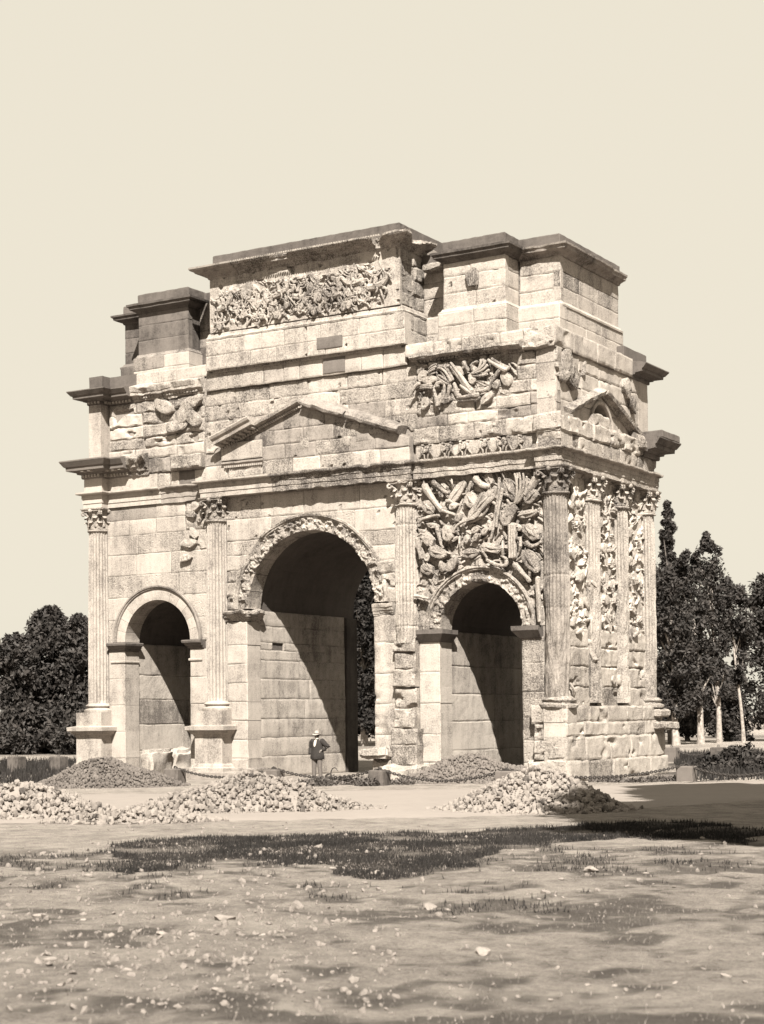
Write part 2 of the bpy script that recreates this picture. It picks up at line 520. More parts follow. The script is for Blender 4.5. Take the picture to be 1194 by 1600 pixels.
def arc_pts(xc, zc, r, n=28):
    return [(xc - r * math.cos(math.pi * i / n), zc + r * math.sin(math.pi * i / n)) for i in range(n + 1)]

def extrude_outline(name, poly, y0, y1, mat, parent):
    n = len(poly)
    V = [(x, y0, z) for x, z in poly] + [(x, y1, z) for x, z in poly]
    F = [tuple(range(n)), tuple(range(2 * n - 1, n - 1, -1))]
    for i in range(n):
        j = (i + 1) % n
        F.append((j, i, n + i, n + j))
    return mk(name, V, F, mat, parent)

poly = [(-9.07, GZ - .3)]
for xc, zc, r in ((-XS, SS_, RS + .10), (0, SM_, RM + .12), (XS, SS_, RS + .10)):
    poly.append((xc - r, GZ - .3)); poly += arc_pts(xc, zc, r); poly.append((xc + r, GZ - .3))
poly += [(9.07, GZ - .3), (9.07, 10.9), (8.55, 10.9), (8.55, 13.7), (-9.07, 13.7)]
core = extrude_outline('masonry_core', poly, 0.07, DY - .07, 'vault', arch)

def slab(name, x0, x1, y0, y1, z0, z1, mat, parent, res=.15, er=.02, esc=2.5, bevel=.025, smooth=False):
    """a stone block closed on all sides with slightly uneven faces and broken arrises"""
    mb = MB()
    def face(ax, s):
        o = [a for a in (0, 1, 2) if a != ax]
        lo = (x0, y0, z0); hi = (x1, y1, z1)
        g = []
        for a in o:
            L = hi[a] - lo[a]; k = max(2, int(L / res) + 1)
            v = np.linspace(lo[a], hi[a], k)
            b = min(bevel, L * .3)
            v = np.unique(np.concatenate([v, [lo[a] + b, hi[a] - b]]))
            g.append(v)
        A, B = np.meshgrid(g[0], g[1], indexing='ij')
        P = np.zeros(A.shape + (3,)); P[..., o[0]] = A; P[..., o[1]] = B; P[..., ax] = hi[ax] if s > 0 else lo[ax]
        F = grid_faces(len(g[0]), len(g[1]))
        flip = (s > 0) == (ax == 1)
        if flip: F = F[:, ::-1]
        mb.add(P.reshape(-1, 3), F.tolist())
    for ax in range(3):
        for s in (-1, 1): face(ax, s)
    P = mb.verts(); c = np.array([(x0 + x1) / 2, (y0 + y1) / 2, (z0 + z1) / 2]); h = np.array([x1 - x0, y1 - y0, z1 - z0]) / 2
    q = np.abs(P - c); near = (h - q) < 1e-6
    cnt = near.sum(1)
    pull = np.where((cnt >= 2)[:, None] & near, bevel * .7, 0.0)
    P = P - np.sign(P - c) * pull
    mb.V = [P]
    mb.erode(er, esc, sd_())
    return mb.build(name, mat, parent, smooth)

# ---- jambs, imposts and archivolts of the three passages
def low_main(u): return np.where(np.abs(u) < RM + .40, SM_ + np.sqrt(np.maximum(0, (RM + .40) ** 2 - u ** 2)), -9)
def low_side(xc, w=.36):
    return lambda u: np.where(np.abs(u - xc) < RS + w, SS_ + np.sqrt(np.maximum(0, (RS + w) ** 2 - (u - xc) ** 2)), -9)

def wall_part(name, V, F, mat): return mk(name, V, F, mat, arch)
# the front wall proper: a thin backing sheet whose blocks are its pieces
fw_poly = [(-9.0, GZ - .2)]
for xc, zc, r in ((-XS, SS_, RS + .18), (0, SM_, RM + .2), (XS, SS_, RS + .18)):
    fw_poly.append((xc - r, GZ - .2)); fw_poly += arc_pts(xc, zc, r); fw_poly.append((xc + r, GZ - .2))
fw_poly += [(9.0, GZ - .2), (9.0, 13.6), (-9.0, 13.6)]
front_wall = extrude_outline('front_wall', fw_poly, 0.045, 0.3, 'mid', arch)

def jamb(e, w, side, z1, zs, wear, mat, n0=.05, mats=None):
    """stack of quoins beside an opening; side=-1: left jamb (edge e on its right)"""
    a, b = (e - w, e) if side < 0 else (e, e + w)
    rows(FRONT, a, b, zs, n0, wear, mat, front_wall, bl=w, depth=.74, mats=mats)

zs_j = [GZ, .25, .9, 1.55, 2.2, 2.85, 3.5, 4.14]
jamb(-XS - RS, .74, -1, 4.1, [GZ, .3, 1.25, 2.2, 3.15, 4.12], .05, 'restored')
jamb(-XS + RS, .74, 1, 4.1, [GZ, .3, 1.25, 2.2, 3.15, 4.12], .05, 'restored')
jamb(XS - RS, .76, -1, 4.1, [GZ, .2, 1.1, 2.1, 3.1, 4.12], .12, 'pale')
jamb(XS + RS, .76, 1, 4.1, [GZ, .2, .9, 1.6, 2.4, 3.3, 4.12], .22, 'worn')
jamb(-RM, .86, -1, 5.2, [GZ, .3, .95, 1.6, 2.25, 2.9, 3.55, 4.2, 5.0], .10, 'restored')
jamb(RM, .86, 1, 5.2, [GZ, .3, 1.1, 2.1, 3.1, 4.1, 5.0], .30, 'pale')
# back side of the passages, plain piers
for xc, r, zt in ((-XS, RS, 4.4), (0, RM, 5.4), (XS, RS, 4.4)):
    for s in (-1, 1):
        e = xc + s * r
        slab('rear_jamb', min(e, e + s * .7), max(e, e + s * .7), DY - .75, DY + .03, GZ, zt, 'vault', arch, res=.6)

imp_m = [(-.3, 0), (0, 0), (0, .03), (.05, .05), (.06, .10), (.12, .13), (.14, .19), (.20, .22), (.22, .29), (.20, .32), (-.3, .33)]
imp_p = [(-.3, 0), (0, 0), (.06, .03), (.24, .26), (.25, .40), (-.3, .41)]
def impost(e, w, side, z, prof, mat, er=.0, chip=0):
    if side < 0: path = [(e - w, -.06), (e, -.06), (e, .74)]
    else: path = [(e, .74), (e, -.06), (e + w, -.06)]
    V, F = sweep(path, [(a, z + b) for a, b in prof], step=.10, erode=er, chip=chip)
    return mk('impost', V, F, mat, arch)
impost(-XS - RS, .70, -1, 4.12, imp_m, 'brown', .012)
impost(-XS + RS, .62, 1, 4.12, imp_m, 'brown', .012)
impost(XS - RS, .74, -1, 4.05, imp_p, 'brown', .008)
impost(XS + RS, .70, 1, 4.05, imp_p, 'brown', .008)
impost(-RM, .86, -1, 5.0, [(a * 1.35, b * 1.2) for a, b in imp_m], 'worn', .09, .5)
impost(RM, .80, 1, 5.0, [(a * .6, b * 1.2) for a, b in imp_m], 'worn', .07, .7)
# necking bands of the restored left imposts
for e, s in ((-XS - RS, -1), (-XS + RS, 1)):
    if s < 0: path = [(e - .62, -.06), (e, -.06), (e, .74)]
    else: path = [(e, .74), (e, -.06), (e + .55, -.06)]
    V, F = sweep(path, [(-.1, 3.72), (.03, 3.72), (.04, 3.76), (.03, 3.80), (-.1, 3.80)])
    mk('impost_band', V, F, 'restored', arch)

def archivolt(xc, zc, r, w, mat, n, n0, wear, carve, depth=.78, name='voussoir', a0=0, a1=math.pi, parent=None):
    for i in range(n):
        b0 = a0 + (a1 - a0) * i / n + .003; b1 = a0 + (a1 - a0) * (i + 1) / n - .003
        nu = max(4, int((b1 - b0) * (r + w) / (.03 if carve else .12)) + 1); nv = max(4, int(w / (.03 if carve else .10)) + 1)
        A, T = np.meshgrid(np.linspace(b0, b1, nu), np.linspace(0, 1, nv), indexing='ij')
        rr = r + w * T
        X = xc - rr * np.cos(A); Z = zc + rr * np.sin(A)
        s = sd_()
        N = np.full(A.shape, n0) + fbm(X * 4, Z * 4, s, 3, 3) * (.006 + .05 * wear)
        if carve:
            N = N + np.maximum(-.1, fbm(X * 8.5, Z * 8.5, 3.3, 77, 3)) * carve * 3.0 - carve * .5
        ed = np.minimum(T, 1 - T)
        N = N - np.clip(1 - ed * nv / 1.2, 0, 1) * (.01 + .03 * wear)
        X = X + vn(X * 3, Z * 3, s, 8) * .03 * wear; Z = Z + vn(X * 3, Z * 3, s, 9) * .03 * wear
        V = FRONT(X, Z, N).reshape(-1, 3)
        F = grid_faces(nu, nv).tolist()
        ring = [k * nv for k in range(nu)] + [(nu - 1) * nv + j for j in range(1, nv)] + [k * nv + nv - 1 for k in range(nu - 2, -1, -1)] + [j for j in range(nv - 2, 0, -1)]
        Vb = V[ring].copy(); Vb[:, 1] = depth
        base = len(V); k = len(ring)
        F = [f[::-1] for f in F]
        for q in range(k):
            F.append((ring[q], ring[(q + 1) % k], base + (q + 1) % k, base + q))
        mk(name, np.concatenate([V, Vb]), F, mat, front_wall, smooth=bool(carve))

def ring_mould(xc, zc, r, prof, mat, er=0.0, a0=0.0, a1=math.pi, chip=0.0):
    n = 90; s = sd_()
    A = np.linspace(a0, a1, n)
    pr = np.array(prof)
    rr = r + pr[:, 0][None, :]
    X = xc - rr * np.cos(A)[:, None]; Z = zc + rr * np.sin(A)[:, None]; N = np.repeat(pr[:, 1][None, :], n, 0)
    if er:
        N0 = N.copy(); k = fbm(X * 5, Z * 5, 1.0, s, 3); N = N + k * er
        c = np.clip(fbm(X * 1.1, Z * 1.1, 2.0, s + 3, 2) * 2.5, 0, 1) * chip
        N = N * (1 - c) - .02 * c
    V = FRONT(X, Z, N).reshape(-1, 3)
    F = [f[::-1] for f in grid_faces(n, len(pr)).tolist()]
    return mk('archivolt_moulding', V, F, mat, arch, smooth=False)

archivolt(-XS, SS_, RS, .40, 'restored', 13, .05, .04, 0)
ring_mould(-XS, SS_, RS + .38, [(0, -.05), (0, .07), (.02, .10), (.05, .10), (.07, .14), (.12, .15), (.13, .11), (.13, -.05)], 'mid', .006)
archivolt(XS, SS_, RS, .40, 'worn', 9, .06, .22, .06)
ring_mould(XS, SS_, RS + .36, [(0, -.05), (0, .07), (.02, .12), (.06, .12), (.08, .17), (.14, .16), (.15, .11), (.15, -.05)], 'carved', .05, chip=.5)
archivolt(0, SM_, RM, .42, 'worn', 13, .05, .22, .075)
ring_mould(0, SM_, RM + .40, [(0, -.05), (0, .06), (.02, .10), (.06, .10), (.08, .15), (.15, .15), (.16, .10), (.16, -.05)], 'worn', .04, chip=.75)

# ---- the front wall's blocks
# left bay, restored masonry above and beside the arch
ls = low_side(-XS)
rows(FRONT, -8.74, -4.20, [4.44, 5.25, 6.05, 6.85, 7.6, 8.3], .0, .06, 'restored', front_wall, bl=1.55, low=ls, mats=['restored', 'restored', 'restored', 'worn'])
for (a, b, c, d) in ((8.3, 8.85, -8.74, -5.2), (8.85, 9.34, -8.74, -5.2)):
    course(FRONT, c, d, a, b, .0, .10, 'restored', front_wall, bl=1.3, mats=['restored', 'mid', 'restored'])
for (a, b) in ((7.6, 8.3), (8.3, 8.85), (8.85, 9.34)):
    block(FRONT, -5.2, -4.2, a, b, .03, .9, 'worn', front_wall)
# centre spandrels
for q0, q1 in ((-3.42, -1.9), (1.9, 3.42)):
    rows(FRONT, q0, q1, [5.40, 5.9, 6.35, 6.8], .05, .95, 'carved', front_wall, bl=.8, low=low_main)
rows(FRONT, -3.42, 3.42, [6.8, 7.3, 7.8, 8.55, 9.34], .0, .16, 'worn', front_wall, bl=1.6, low=low_main, pits=.25, mats=['worn', 'pale', 'worn', 'restored'])
# right bay above the arch stays low: the trophies lie on it
rows(FRONT, 4.20, 8.74, [4.44, 5.1, 5.8, 6.5], -.02, .45, 'worn', front_wall, bl=1.6, low=low_side(XS))

# ---- columns
def fluted(x, y, r0, r1, z0, z1, flutes, zthr, amp, mat, parent, drums=(), name='column', dz=.06, cut=0.0):
    nth = flutes * 8 if flutes else 64
    zz = np.arange(z0, z1 + 1e-6, dz); zz[-1] = z1
    th = np.linspace(0, 2 * np.pi, nth, endpoint=False)
    T, Z = np.meshgrid(th, zz, indexing='ij')
    f = (Z - z0) / (z1 - z0)
    rad = r0 + (r1 - r0) * f + .012 * np.sin(np.pi * f)
    wz = np.clip((zthr - Z) / 1.4 + .5, 0, 1) if zthr > z0 else np.zeros_like(Z)
    s = sd_()
    px, py = np.cos(T), np.sin(T)
    patch = np.clip(fbm(px * 1.2, py * 1.2, Z * .8, s + 5, 3) * 1.6, 0, 1) * min(1, amp * 14)
    depth = .042 * (1 - wz) * (1 - .75 * patch)
    fl = np.abs(np.sin(T * flutes / 2)) ** .6
    endf = np.clip(np.minimum(Z - z0, z1 - Z) / .12, 0, 1)
    rad = rad - depth * fl * endf
    nz = fbm(px * 2.2, py * 2.2, Z * 1.6, s, 4)
    gone = np.clip(fbm(px * .7, py * .7, Z * .55, s + 9, 3) * 2.2, 0, 1) * wz
    rad = rad + nz * (amp + .07 * wz) - .05 * wz - .10 * gone - cut * patch * .12
    for d in drums:
        rad = rad - .028 * np.exp(-((Z - d) / .022) ** 2)
    V = np.stack([x + rad * px, y + rad * py, Z], -1).reshape(-1, 3)
    nv = len(zz)
    F = grid_faces(nth, nv, wrap=True).tolist()
    F.append([i * nv + nv - 1 for i in range(nth)])
    return mk(name, V, F, mat, parent, smooth=False)

def lathe(name, x, y, prof, mat, parent, n=40, er=0.0, esc=4):
    pr = np.array(prof); A = np.linspace(0, 2 * np.pi, n, endpoint=False)
    V = np.stack([x + pr[None, :, 0] * np.cos(A)[:, None], y + pr[None, :, 0] * np.sin(A)[:, None], np.repeat(pr[None, :, 1], n, 0)], -1).reshape(-1, 3)
    F = grid_faces(n, len(pr), wrap=True).tolist()
    F.append([i * len(pr) + len(pr) - 1 for i in range(n)])
    mb = MB(); mb.add(V, F)
    if er: mb.erode(er, esc, sd_())
    return mb.build(name, mat, parent, smooth=True)

def capital(x, y, z0, z1, r, mat, parent, er=.004):
    mb = MB(); h = z1 - z0
    n = 32
    pr = [(r * 1.0, z0 - .09), (r * 1.10, z0 - .08), (r * 1.14, z0 - .05), (r * 1.10, z0 - .02), (r * .96, z0), (r * .94, z0 + h * .3), (r * .98, z0 + h * .6), (r * 1.12, z0 + h * .82), (r * 1.18, z0 + h * .86)]
    P = np.array(pr); A = np.linspace(0, 2 * np.pi, n, endpoint=False)
    V = np.stack([x + P[None, :, 0] * np.cos(A)[:, None], y + P[None, :, 0] * np.sin(A)[:, None], np.repeat(P[None, :, 1], n, 0)], -1).reshape(-1, 3)
    mb.add(V, grid_faces(n, len(pr), wrap=True).tolist())
    # acanthus leaves: two rows of eight, curling out at the tip
    for row, (za, zb, ra, off) in enumerate(((z0, z0 + h * .42, r * .97, 0), (z0 + h * .12, z0 + h * .70, r * 1.0, .5))):
        for k in range(8):
            a = 2 * math.pi * (k + off) / 8
            da = .36
            ns, nt = 5, 8
            L = []
            for i in range(ns):
                for j in range(nt):
                    t = j / (nt - 1); s = (i / (ns - 1) - .5) * 2
                    w = da * (1 - .35 * t ** 2) * (1 - .45 * max(0, t - .75) * 4)
                    out = ra + .02 + .03 * t + (.11 * max(0, t - .6) / .4 if t > .6 else 0) + .02 * (1 - abs(s)) + .012 * math.cos(s * 9)
                    zz_ = za + (zb - za) * (t if t < .86 else .86 - (t - .86) * 1.2)
                    aa = a + s * w * (1 + .12 * math.sin(t * 16))
                    L.append((x + out * math.cos(aa), y + out * math.sin(aa), zz_))
            mb.add(L, grid_faces(ns, nt).tolist())
    # corner volutes
    for k in range(4):
        a = math.pi / 4 + k * math.pi / 2
        for s in (-1, 1):
            pts = []; rad = []
            for j in range(14):
                t = j / 13
                if t < .5:
                    q = t / .5; rr = r * 1.0 + (r * .48) * q ** 1.6; zz_ = z0 + h * .50 + h * .34 * q
                else:
                    q = (t - .5) / .5; an = math.pi / 2 - q * 5.0; sp = .075 * (1 - q * .55)
                    rr = r * 1.48 + sp * math.cos(an) + .01; zz_ = z0 + h * .84 - .075 + sp * math.sin(an)
                a2 = a + s * (.30 * (1 - min(1, t / .5)) + .06)
                pts.append((x + rr * math.cos(a2), y + rr * math.sin(a2), zz_)); rad.append(.030)
            mb.add(*tubeVF(pts, rad, 6))
    # abacus with hollow sides, a flower in each
    ab = []
    m = 40
    for lev, sc in ((z0 + h * .86, 1.0), (z0 + h * .93, 1.03), (z0 + h * .945, 1.08), (z1, 1.10)):
        for i in range(m):
            a = 2 * math.pi * i / m
            q = abs(math.cos(2 * a)); rr = r * (1.28 + .38 * (1 - q) ** 1.5)
            ab.append((x + rr * sc * math.cos(a), y + rr * sc * math.sin(a), lev))
    F = []
    for L in range(3):
        for i in range(m): F.append((L * m + i, L * m + (i + 1) % m, (L + 1) * m + (i + 1) % m, (L + 1) * m + i))
    F.append(tuple(range(m))[::-1]); F.append(tuple(3 * m + i for i in range(m)))
    mb.add(ab, F)
    for k in range(4):
        a = k * math.pi / 2
        cx, cy, cz = x + r * 1.30 * math.cos(a), y + r * 1.30 * math.sin(a), z0 + h * .88
        V = []
        for i in range(5):
            for j in range(8):
                p = -math.pi / 2 + math.pi * (i + .5) / 5; q = 2 * math.pi * j / 8
                V.append((cx + .085 * math.cos(p) * math.cos(q), cy + .085 * math.cos(p) * math.sin(q), cz + .085 * math.sin(p)))
        mb.add(V, [(i * 8 + j, i * 8 + (j + 1) % 8, (i + 1) * 8 + (j + 1) % 8, (i + 1) * 8 + j) for i in range(4) for j in range(8)])
    mb.erode(er, 6 if er < .02 else 3.5, sd_())
    o = mb.build('capital', mat, parent, smooth=False)
    return o

ZB, ZA, ZC = 1.95, 8.57, 9.33
base_prof = [(.56, ZB), (.57, ZB + .04), (.57, ZB + .09), (.52, ZB + .11), (.46, ZB + .14), (.45, ZB + .18), (.49, ZB + .20), (.51, ZB + .24), (.48, ZB + .27), (.43, ZB + .30), (.415, ZB + .33)]
def pedestal(x, mat, parent):
    path = [(x - .58, .15), (x - .58, -.62), (x + .58, -.62), (x + .58, .15)]
    pr = [(.14, GZ), (.14, -.02), (.07, .02), (.05, .08), (0, .14), (0, 1.05), (.03, 1.08), (.04, 1.13), (.12, 1.18), (.15, 1.25), (.24, 1.29), (.25, 1.42), (.02, 1.46), (0, 1.47), (0, ZB), (-.5, ZB + .002)]
    V, F = sweep(path, pr, step=.2, erode=.010, esc=4)
    return mk('pedestal', V, F, mat, parent)
cols_front = {}
for x in (-HX, -3.807):
    c = fluted(x, 0, .415, .365, ZB + .32, ZA - .08, 22, 0, .004, 'restored', arch)
    lathe('column_base', x, 0, base_prof, 'restored', c, er=.004)
    capital(x, 0, ZA, ZC, .37, 'carved', c, .006)
    p = pedestal(x, 'restored', c)
c3 = fluted(3.807, 0, .40, .365, 4.05, ZA - .08, 22, 4.6, .018, 'worn', arch, drums=(4.6, 5.35, 5.95, 6.9, 7.9), cut=.8)
capital(3.807, 0, ZA, ZC, .37, 'worn', c3, .06)
c4 = fluted(HX, 0, .425, .37, ZB + .2, ZA - .08, 22, 4.6, .02, 'column', arch, drums=(3.2, 4.1, 4.95, 6.0), cut=.9)
capital(HX, 0, ZA, ZC, .38, 'column', c4, .03)
lathe('column_base', HX, 0, [(a * 1.02, b - .05) for a, b in base_prof], 'worn', c4, er=.06, esc=3)
for y, zt in ((2.48, 6.5), (4.76, 6.1), (DY, 3.6)):
    cs = fluted(HX, y, .40, .355, ZB + .1, ZA - .08, 22, zt, .026, 'worn', arch, drums=(3.1, 4.3, 5.5, 6.4), cut=1.2)
    capital(HX, y, ZA, ZC, .37, 'worn', cs, .035)
    if y > 6: lathe('column_base', HX, y, [(a * 1.05, b - .05) for a, b in base_prof], 'worn', cs, er=.02, esc=3)

# eroded stump under the third column and the pier foot
zs = [GZ, .1, .75, 1.3, 1.95, 2.6, 3.2, 3.75, 4.12]
for i, (a, b) in enumerate(zip(zs[:-1], zs[1:])):
    w0, w1 = (3.42, 4.22) if i > 2 else (3.35, 4.35)
    block(FRONT, w0, w1, a, b, .26 + (.18 if i < 3 else 0) + .10 * (i % 2), .75, 'worn', front_wall)
slab('broken_plinth', 2.45, 3.5, -.95, -.05, .32, .62, 'worn', arch, res=.1, er=.16, esc=1.8, bevel=.08, smooth=True)
slab('broken_plinth', 2.75, 3.45, -.62, .1, GZ, .36, 'worn', arch, res=.1, er=.14, esc=1.8, bevel=.08, smooth=True)
slab('broken_plinth', 3.3, 4.75, -1.1, -.1, GZ - .1, .12, 'worn', arch, res=.1, er=.16, esc=1.6, bevel=.1, smooth=True)
# footing courses
for a, b in ((-3.2, -2.1), (-5.0, -4.45), (-8.5, -8.0)):
    slab('footing_stone', a, b, -.35, .6, GZ - .1, -.02, 'mid', arch, res=.2, er=.03, bevel=.04)
slab('footing_stone', -4.6, -2.4, -1.05, .2, GZ - .1, -.12, 'mid', arch, res=.2, er=.03, bevel=.04)
# worn pedestal of the corner column
for a, b, u0, u1, n in ((GZ, .3, 8.25, 9.62, .50), (.3, .9, 8.45, 9.55, .46), (.9, 1.4, 8.45, 9.55, .42), (1.4, 1.98, 8.35, 9.62, .44)):
    block(FRONT, u0, u1, a, b, n, .7, 'worn', front_wall, depth=.3)

# ---- right flank
side_wall = mk('side_wall', *boxVF(8.7, HX - .05, .2, DY - .1, GZ - .2, 10.92), 'worn', arch)
for g0, g1 in ((.30, 2.12), (2.84, 4.40), (5.12, 6.78)):
    zz_ = [1.9, 2.55, 3.2, 3.8, 4.4, 5.05, 5.7, 6.35, 7.0, 7.7, 8.4, 9.34]
    for a, b in zip(zz_[:-1], zz_[1:]):
        block(SIDE, g0, g1, a, b, .10 if a < 3.9 else .02, .5, rnd.choice(['pale', 'pale', 'worn']), side_wall, res=.05, pits=.25)
for a, b, n in ((GZ, .25, .56), (.25, 1.0, .48), (1.0, 1.45, .46), (1.45, 1.95, .40)):
    course(SIDE, -.46, DY + .5, a, b, n, .42, 'pale', side_wall, bl=1.7, depth=.3, mats=['pale', 'pale', 'worn'])
slab('broken_plinth', 9.3, 10.05, 6.6, 7.75, 1.12, 1.42, 'worn', arch, res=.1, er=.1, esc=2, bevel=.06, smooth=True)
slab('broken_plinth', 9.3, 9.8, 6.7, 7.6, 1.55, 1.85, 'worn', arch, res=.1, er=.08, esc=2, bevel=.06, smooth=True)

# ---- lower entablature
arc_prof = [(-.45, 9.335), (0, 9.335), (0, 9.50), (.025, 9.505), (.025, 9.67), (.05, 9.675), (.05, 9.80), (.07, 9.80), (.19, 9.83), (.21, 9.86), (.21, 9.91), (-.1, 9.93)]
V, F = sweep([(-9.5, 7.5), (-9.5, -.42), (-8.64, -.42), (-8.64, -.08), (-6.2, -.08)], arc_prof, step=.25, erode=.006)
mk('architrave', V, F, 'restored', arch)
V, F = sweep([(-6.2, -.075), (-4.2, -.075)], arc_prof, step=.08, erode=.05, chip=.3)
mk('architrave', V, F, 'mid', arch)
V, F = sweep([(-4.22, .05), (-4.22, -.42), (-1.2, -.42)], arc_prof, step=.12, erode=.012)
mk('architrave', V, F, 'restored', arch)
V, F = sweep([(-1.2, -.42), (4.2, -.42), (4.2, -.26)], arc_prof, step=.07, erode=.06, chip=.25)
mk('architrave', V, F, 'worn', arch)
V, F = sweep([(4.2, -.25), (8.64, -.25), (8.64, -.42), (9.52, -.42), (9.52, 7.5)], arc_prof, step=.07, erode=.045, chip=.15)
mk('architrave', V, F, 'worn', arch)
# broken underside of the central architrave
# frieze: left restored, right carved
fr_prof = [(-.12, 9.90), (-.02, 9.90), (-.02, 10.42), (-.12, 10.42)]
V, F = sweep([(-9.5, 7.5), (-9.5, -.42), (-8.64, -.42), (-8.64, -.06), (-6.4, -.06)], fr_prof, step=.3, erode=.005)
mk('frieze', V, F, 'restored', arch)
for a, b, m in ((-6.4, -5.85, 'worn'), (-5.8, -5.45, 'restored'), (-5.45, -4.75, 'brown'), (-4.75, -4.22, 'pale')):
    block(FRONT, a, b, 9.92, 10.42, .03, .2, m, front_wall)

def cornice_prof(z, k=1.0):
    return [(-.15, z), (.03, z + .01), (.05, z + .05), (.05, z + .15), (.16, z + .17), (.17, z + .22), (.20, z + .24), (.44 * k, z + .28), (.45 * k, z + .40), (.50 * k, z + .42), (.58 * k, z + .54), (.62 * k, z + .60), (.62 * k, z + .64), (-.30, z + .84)]
def dentils(path, z, out, w, h, d, sp, mat, parent, name='dentil_band'):
    mb = MB()
    for p, q in zip(path[:-1], path[1:]):
        p = Vector(p); q = Vector(q); L = (q - p).length; t = (q - p).normalized(); nr = Vector((t.y, -t.x))
        k = int(L / sp)
        for i in range(k):
            c = p + t * (sp * (i + .5) + (L - k * sp) / 2) + nr * (out + d / 2)
            V, F = boxVF(-w / 2, w / 2, -d / 2, d / 2, z, z + h)
            V = [(c.x + t.x * v[0] + nr.x * v[1], c.y + t.y * v[0] + nr.y * v[1], v[2]) for v in V]
            # orientation: t, nr are left-handed, so flip
            mb.add(V, [f[::-1] for f in F])
    return mb.build(name, mat, parent)
cp = [(-9.5, 7.5), (-9.5, -.42), (-8.64, -.42), (-8.64, -.08), (-7.55, -.08)]
V, F = sweep(cp, cornice_prof(10.40), step=.12, erode=.006)
lc = mk('lower_cornice', V, F, 'brown', arch)
dentils(cp, 10.45, .05, .08, .10, .07, .14, 'restored', lc)
dentils(cp, 10.625, .18, .12, .07, .22, .30, 'restored', lc, 'modillion_row')
V, F = sweep([(-7.55, -.08), (-6.75, -.08)], cornice_prof(10.40, .7), step=.05, erode=.09, chip=.9, esc=4)
mk('lower_cornice', V, F, 'worn', arch)
course(FRONT, -6.8, -4.3, 10.42, 11.0, .06, .8, 'worn', front_wall, bl=1.0, mats=['worn', 'mid'])
block(FRONT, -5.6, -4.3, 10.46, 10.95, .34, .9, 'worn', front_wall)
course(FRONT, -8.6, -4.3, 11.0, 11.35, .10, .35, 'restored', front_wall, bl=1.6)
# far right rear corner of the cornice survives
cr = [(9.52, 6.15), (9.52, 7.52), (8.2, 7.52)]
V, F = sweep(cr, cornice_prof(10.40), step=.12, erode=.006)
mk('lower_cornice', V, F, 'brown', arch)
V, F = sweep([(9.5, 5.6), (9.5, 6.15)], cornice_prof(10.40, .75), step=.05, erode=.08, chip=.8)
mk('lower_cornice', V, F, 'worn', arch)
slab('cornice_block', 9.2, 10.15, 6.35, 8.0, 11.03, 11.28, 'brown', arch, res=.2, er=.03)

# right bay and right flank: frieze and worn cornice courses
rows(FRONT, 4.25, 8.7, [9.93, 10.45], .14, .35, 'carved', front_wall, bl=1.5)
course(FRONT, 8.64, 9.5, 9.93, 10.45, .38, .5, 'worn', front_wall, bl=.9, depth=.5)
course(FRONT, 4.2, 8.7, 10.45, 10.98, .20, .6, 'pale', front_wall, bl=1.1, mats=['pale', 'worn'], pits=.3)
course(FRONT, 8.6, 9.55, 10.45, 10.98, .44, .7, 'worn', front_wall, bl=.9, depth=.5)
course(SIDE, -.35, 7.45, 9.93, 10.40, .36, .35, 'worn', side_wall, bl=1.5, depth=.4)
course(SIDE, -.40, 5.9, 10.40, 10.95, .42, .75, 'pale', side_wall, bl=1.2, depth=.4)

# ---- pediment over the central passage
ped_l = lambda u: np.where(u < 0, 10.82 + (u + 3.75) * (12.12 - 10.82) / 3.75, 12.12 - u * (12.12 - 10.82) / 3.75)
poly = [(-4.1, 9.9), (4.1, 9.9), (4.1, 10.75), (0, 12.1), (-4.1, 10.75)]
pedi = extrude_outline('pediment', poly, -.22, .08, 'mid', arch)
rws = [9.92, 10.42, 10.92, 11.42, 12.1]
for i, (a, b) in enumerate(zip(rws[:-1], rws[1:])):
    hw = 4.1 if i < 2 else (3.6 if i == 2 else 2.0)
    course(FRONT, -hw, hw, a, b, .30, .14 if i else .25, 'mid', pedi, bl=1.15, high=ped_l, pits=.1, mats=['mid', 'mid', 'worn', 'mid'] if i else ['restored', 'worn', 'pale'], depth=.1)
# lone pale repair blocks in the tympanum
for u, z in ((-.1, 10.72), (1.55, 10.62), (1.9, 11.0), (.75, 10.50)):
    block(FRONT, u, u + .32, z, z + .34, .315, .05, 'worn', pedi)
block(FRONT, 2.1, 2.6, 10.75, 11.2, .318, .1, 'mid', pedi)
# scrap of the horizontal dentil course
V, F = sweep([(-3.35, -.30), (-1.6, -.30)], [(-.05, 10.36), (.03, 10.36), (.05, 10.40), (.09, 10.44), (.09, 10.50), (-.05, 10.52)], step=.1, erode=.01)
hb = mk('dentil_course', V, F, 'mid', arch)
dentils([(-3.3, -.30), (-1.6, -.30)], 10.30, .0, .05, .07, .07, .085, 'restored', hb)
block(FRONT, -3.35, -1.65, 10.55, 11.15, .36, .05, 'restored', pedi, high=ped_l)

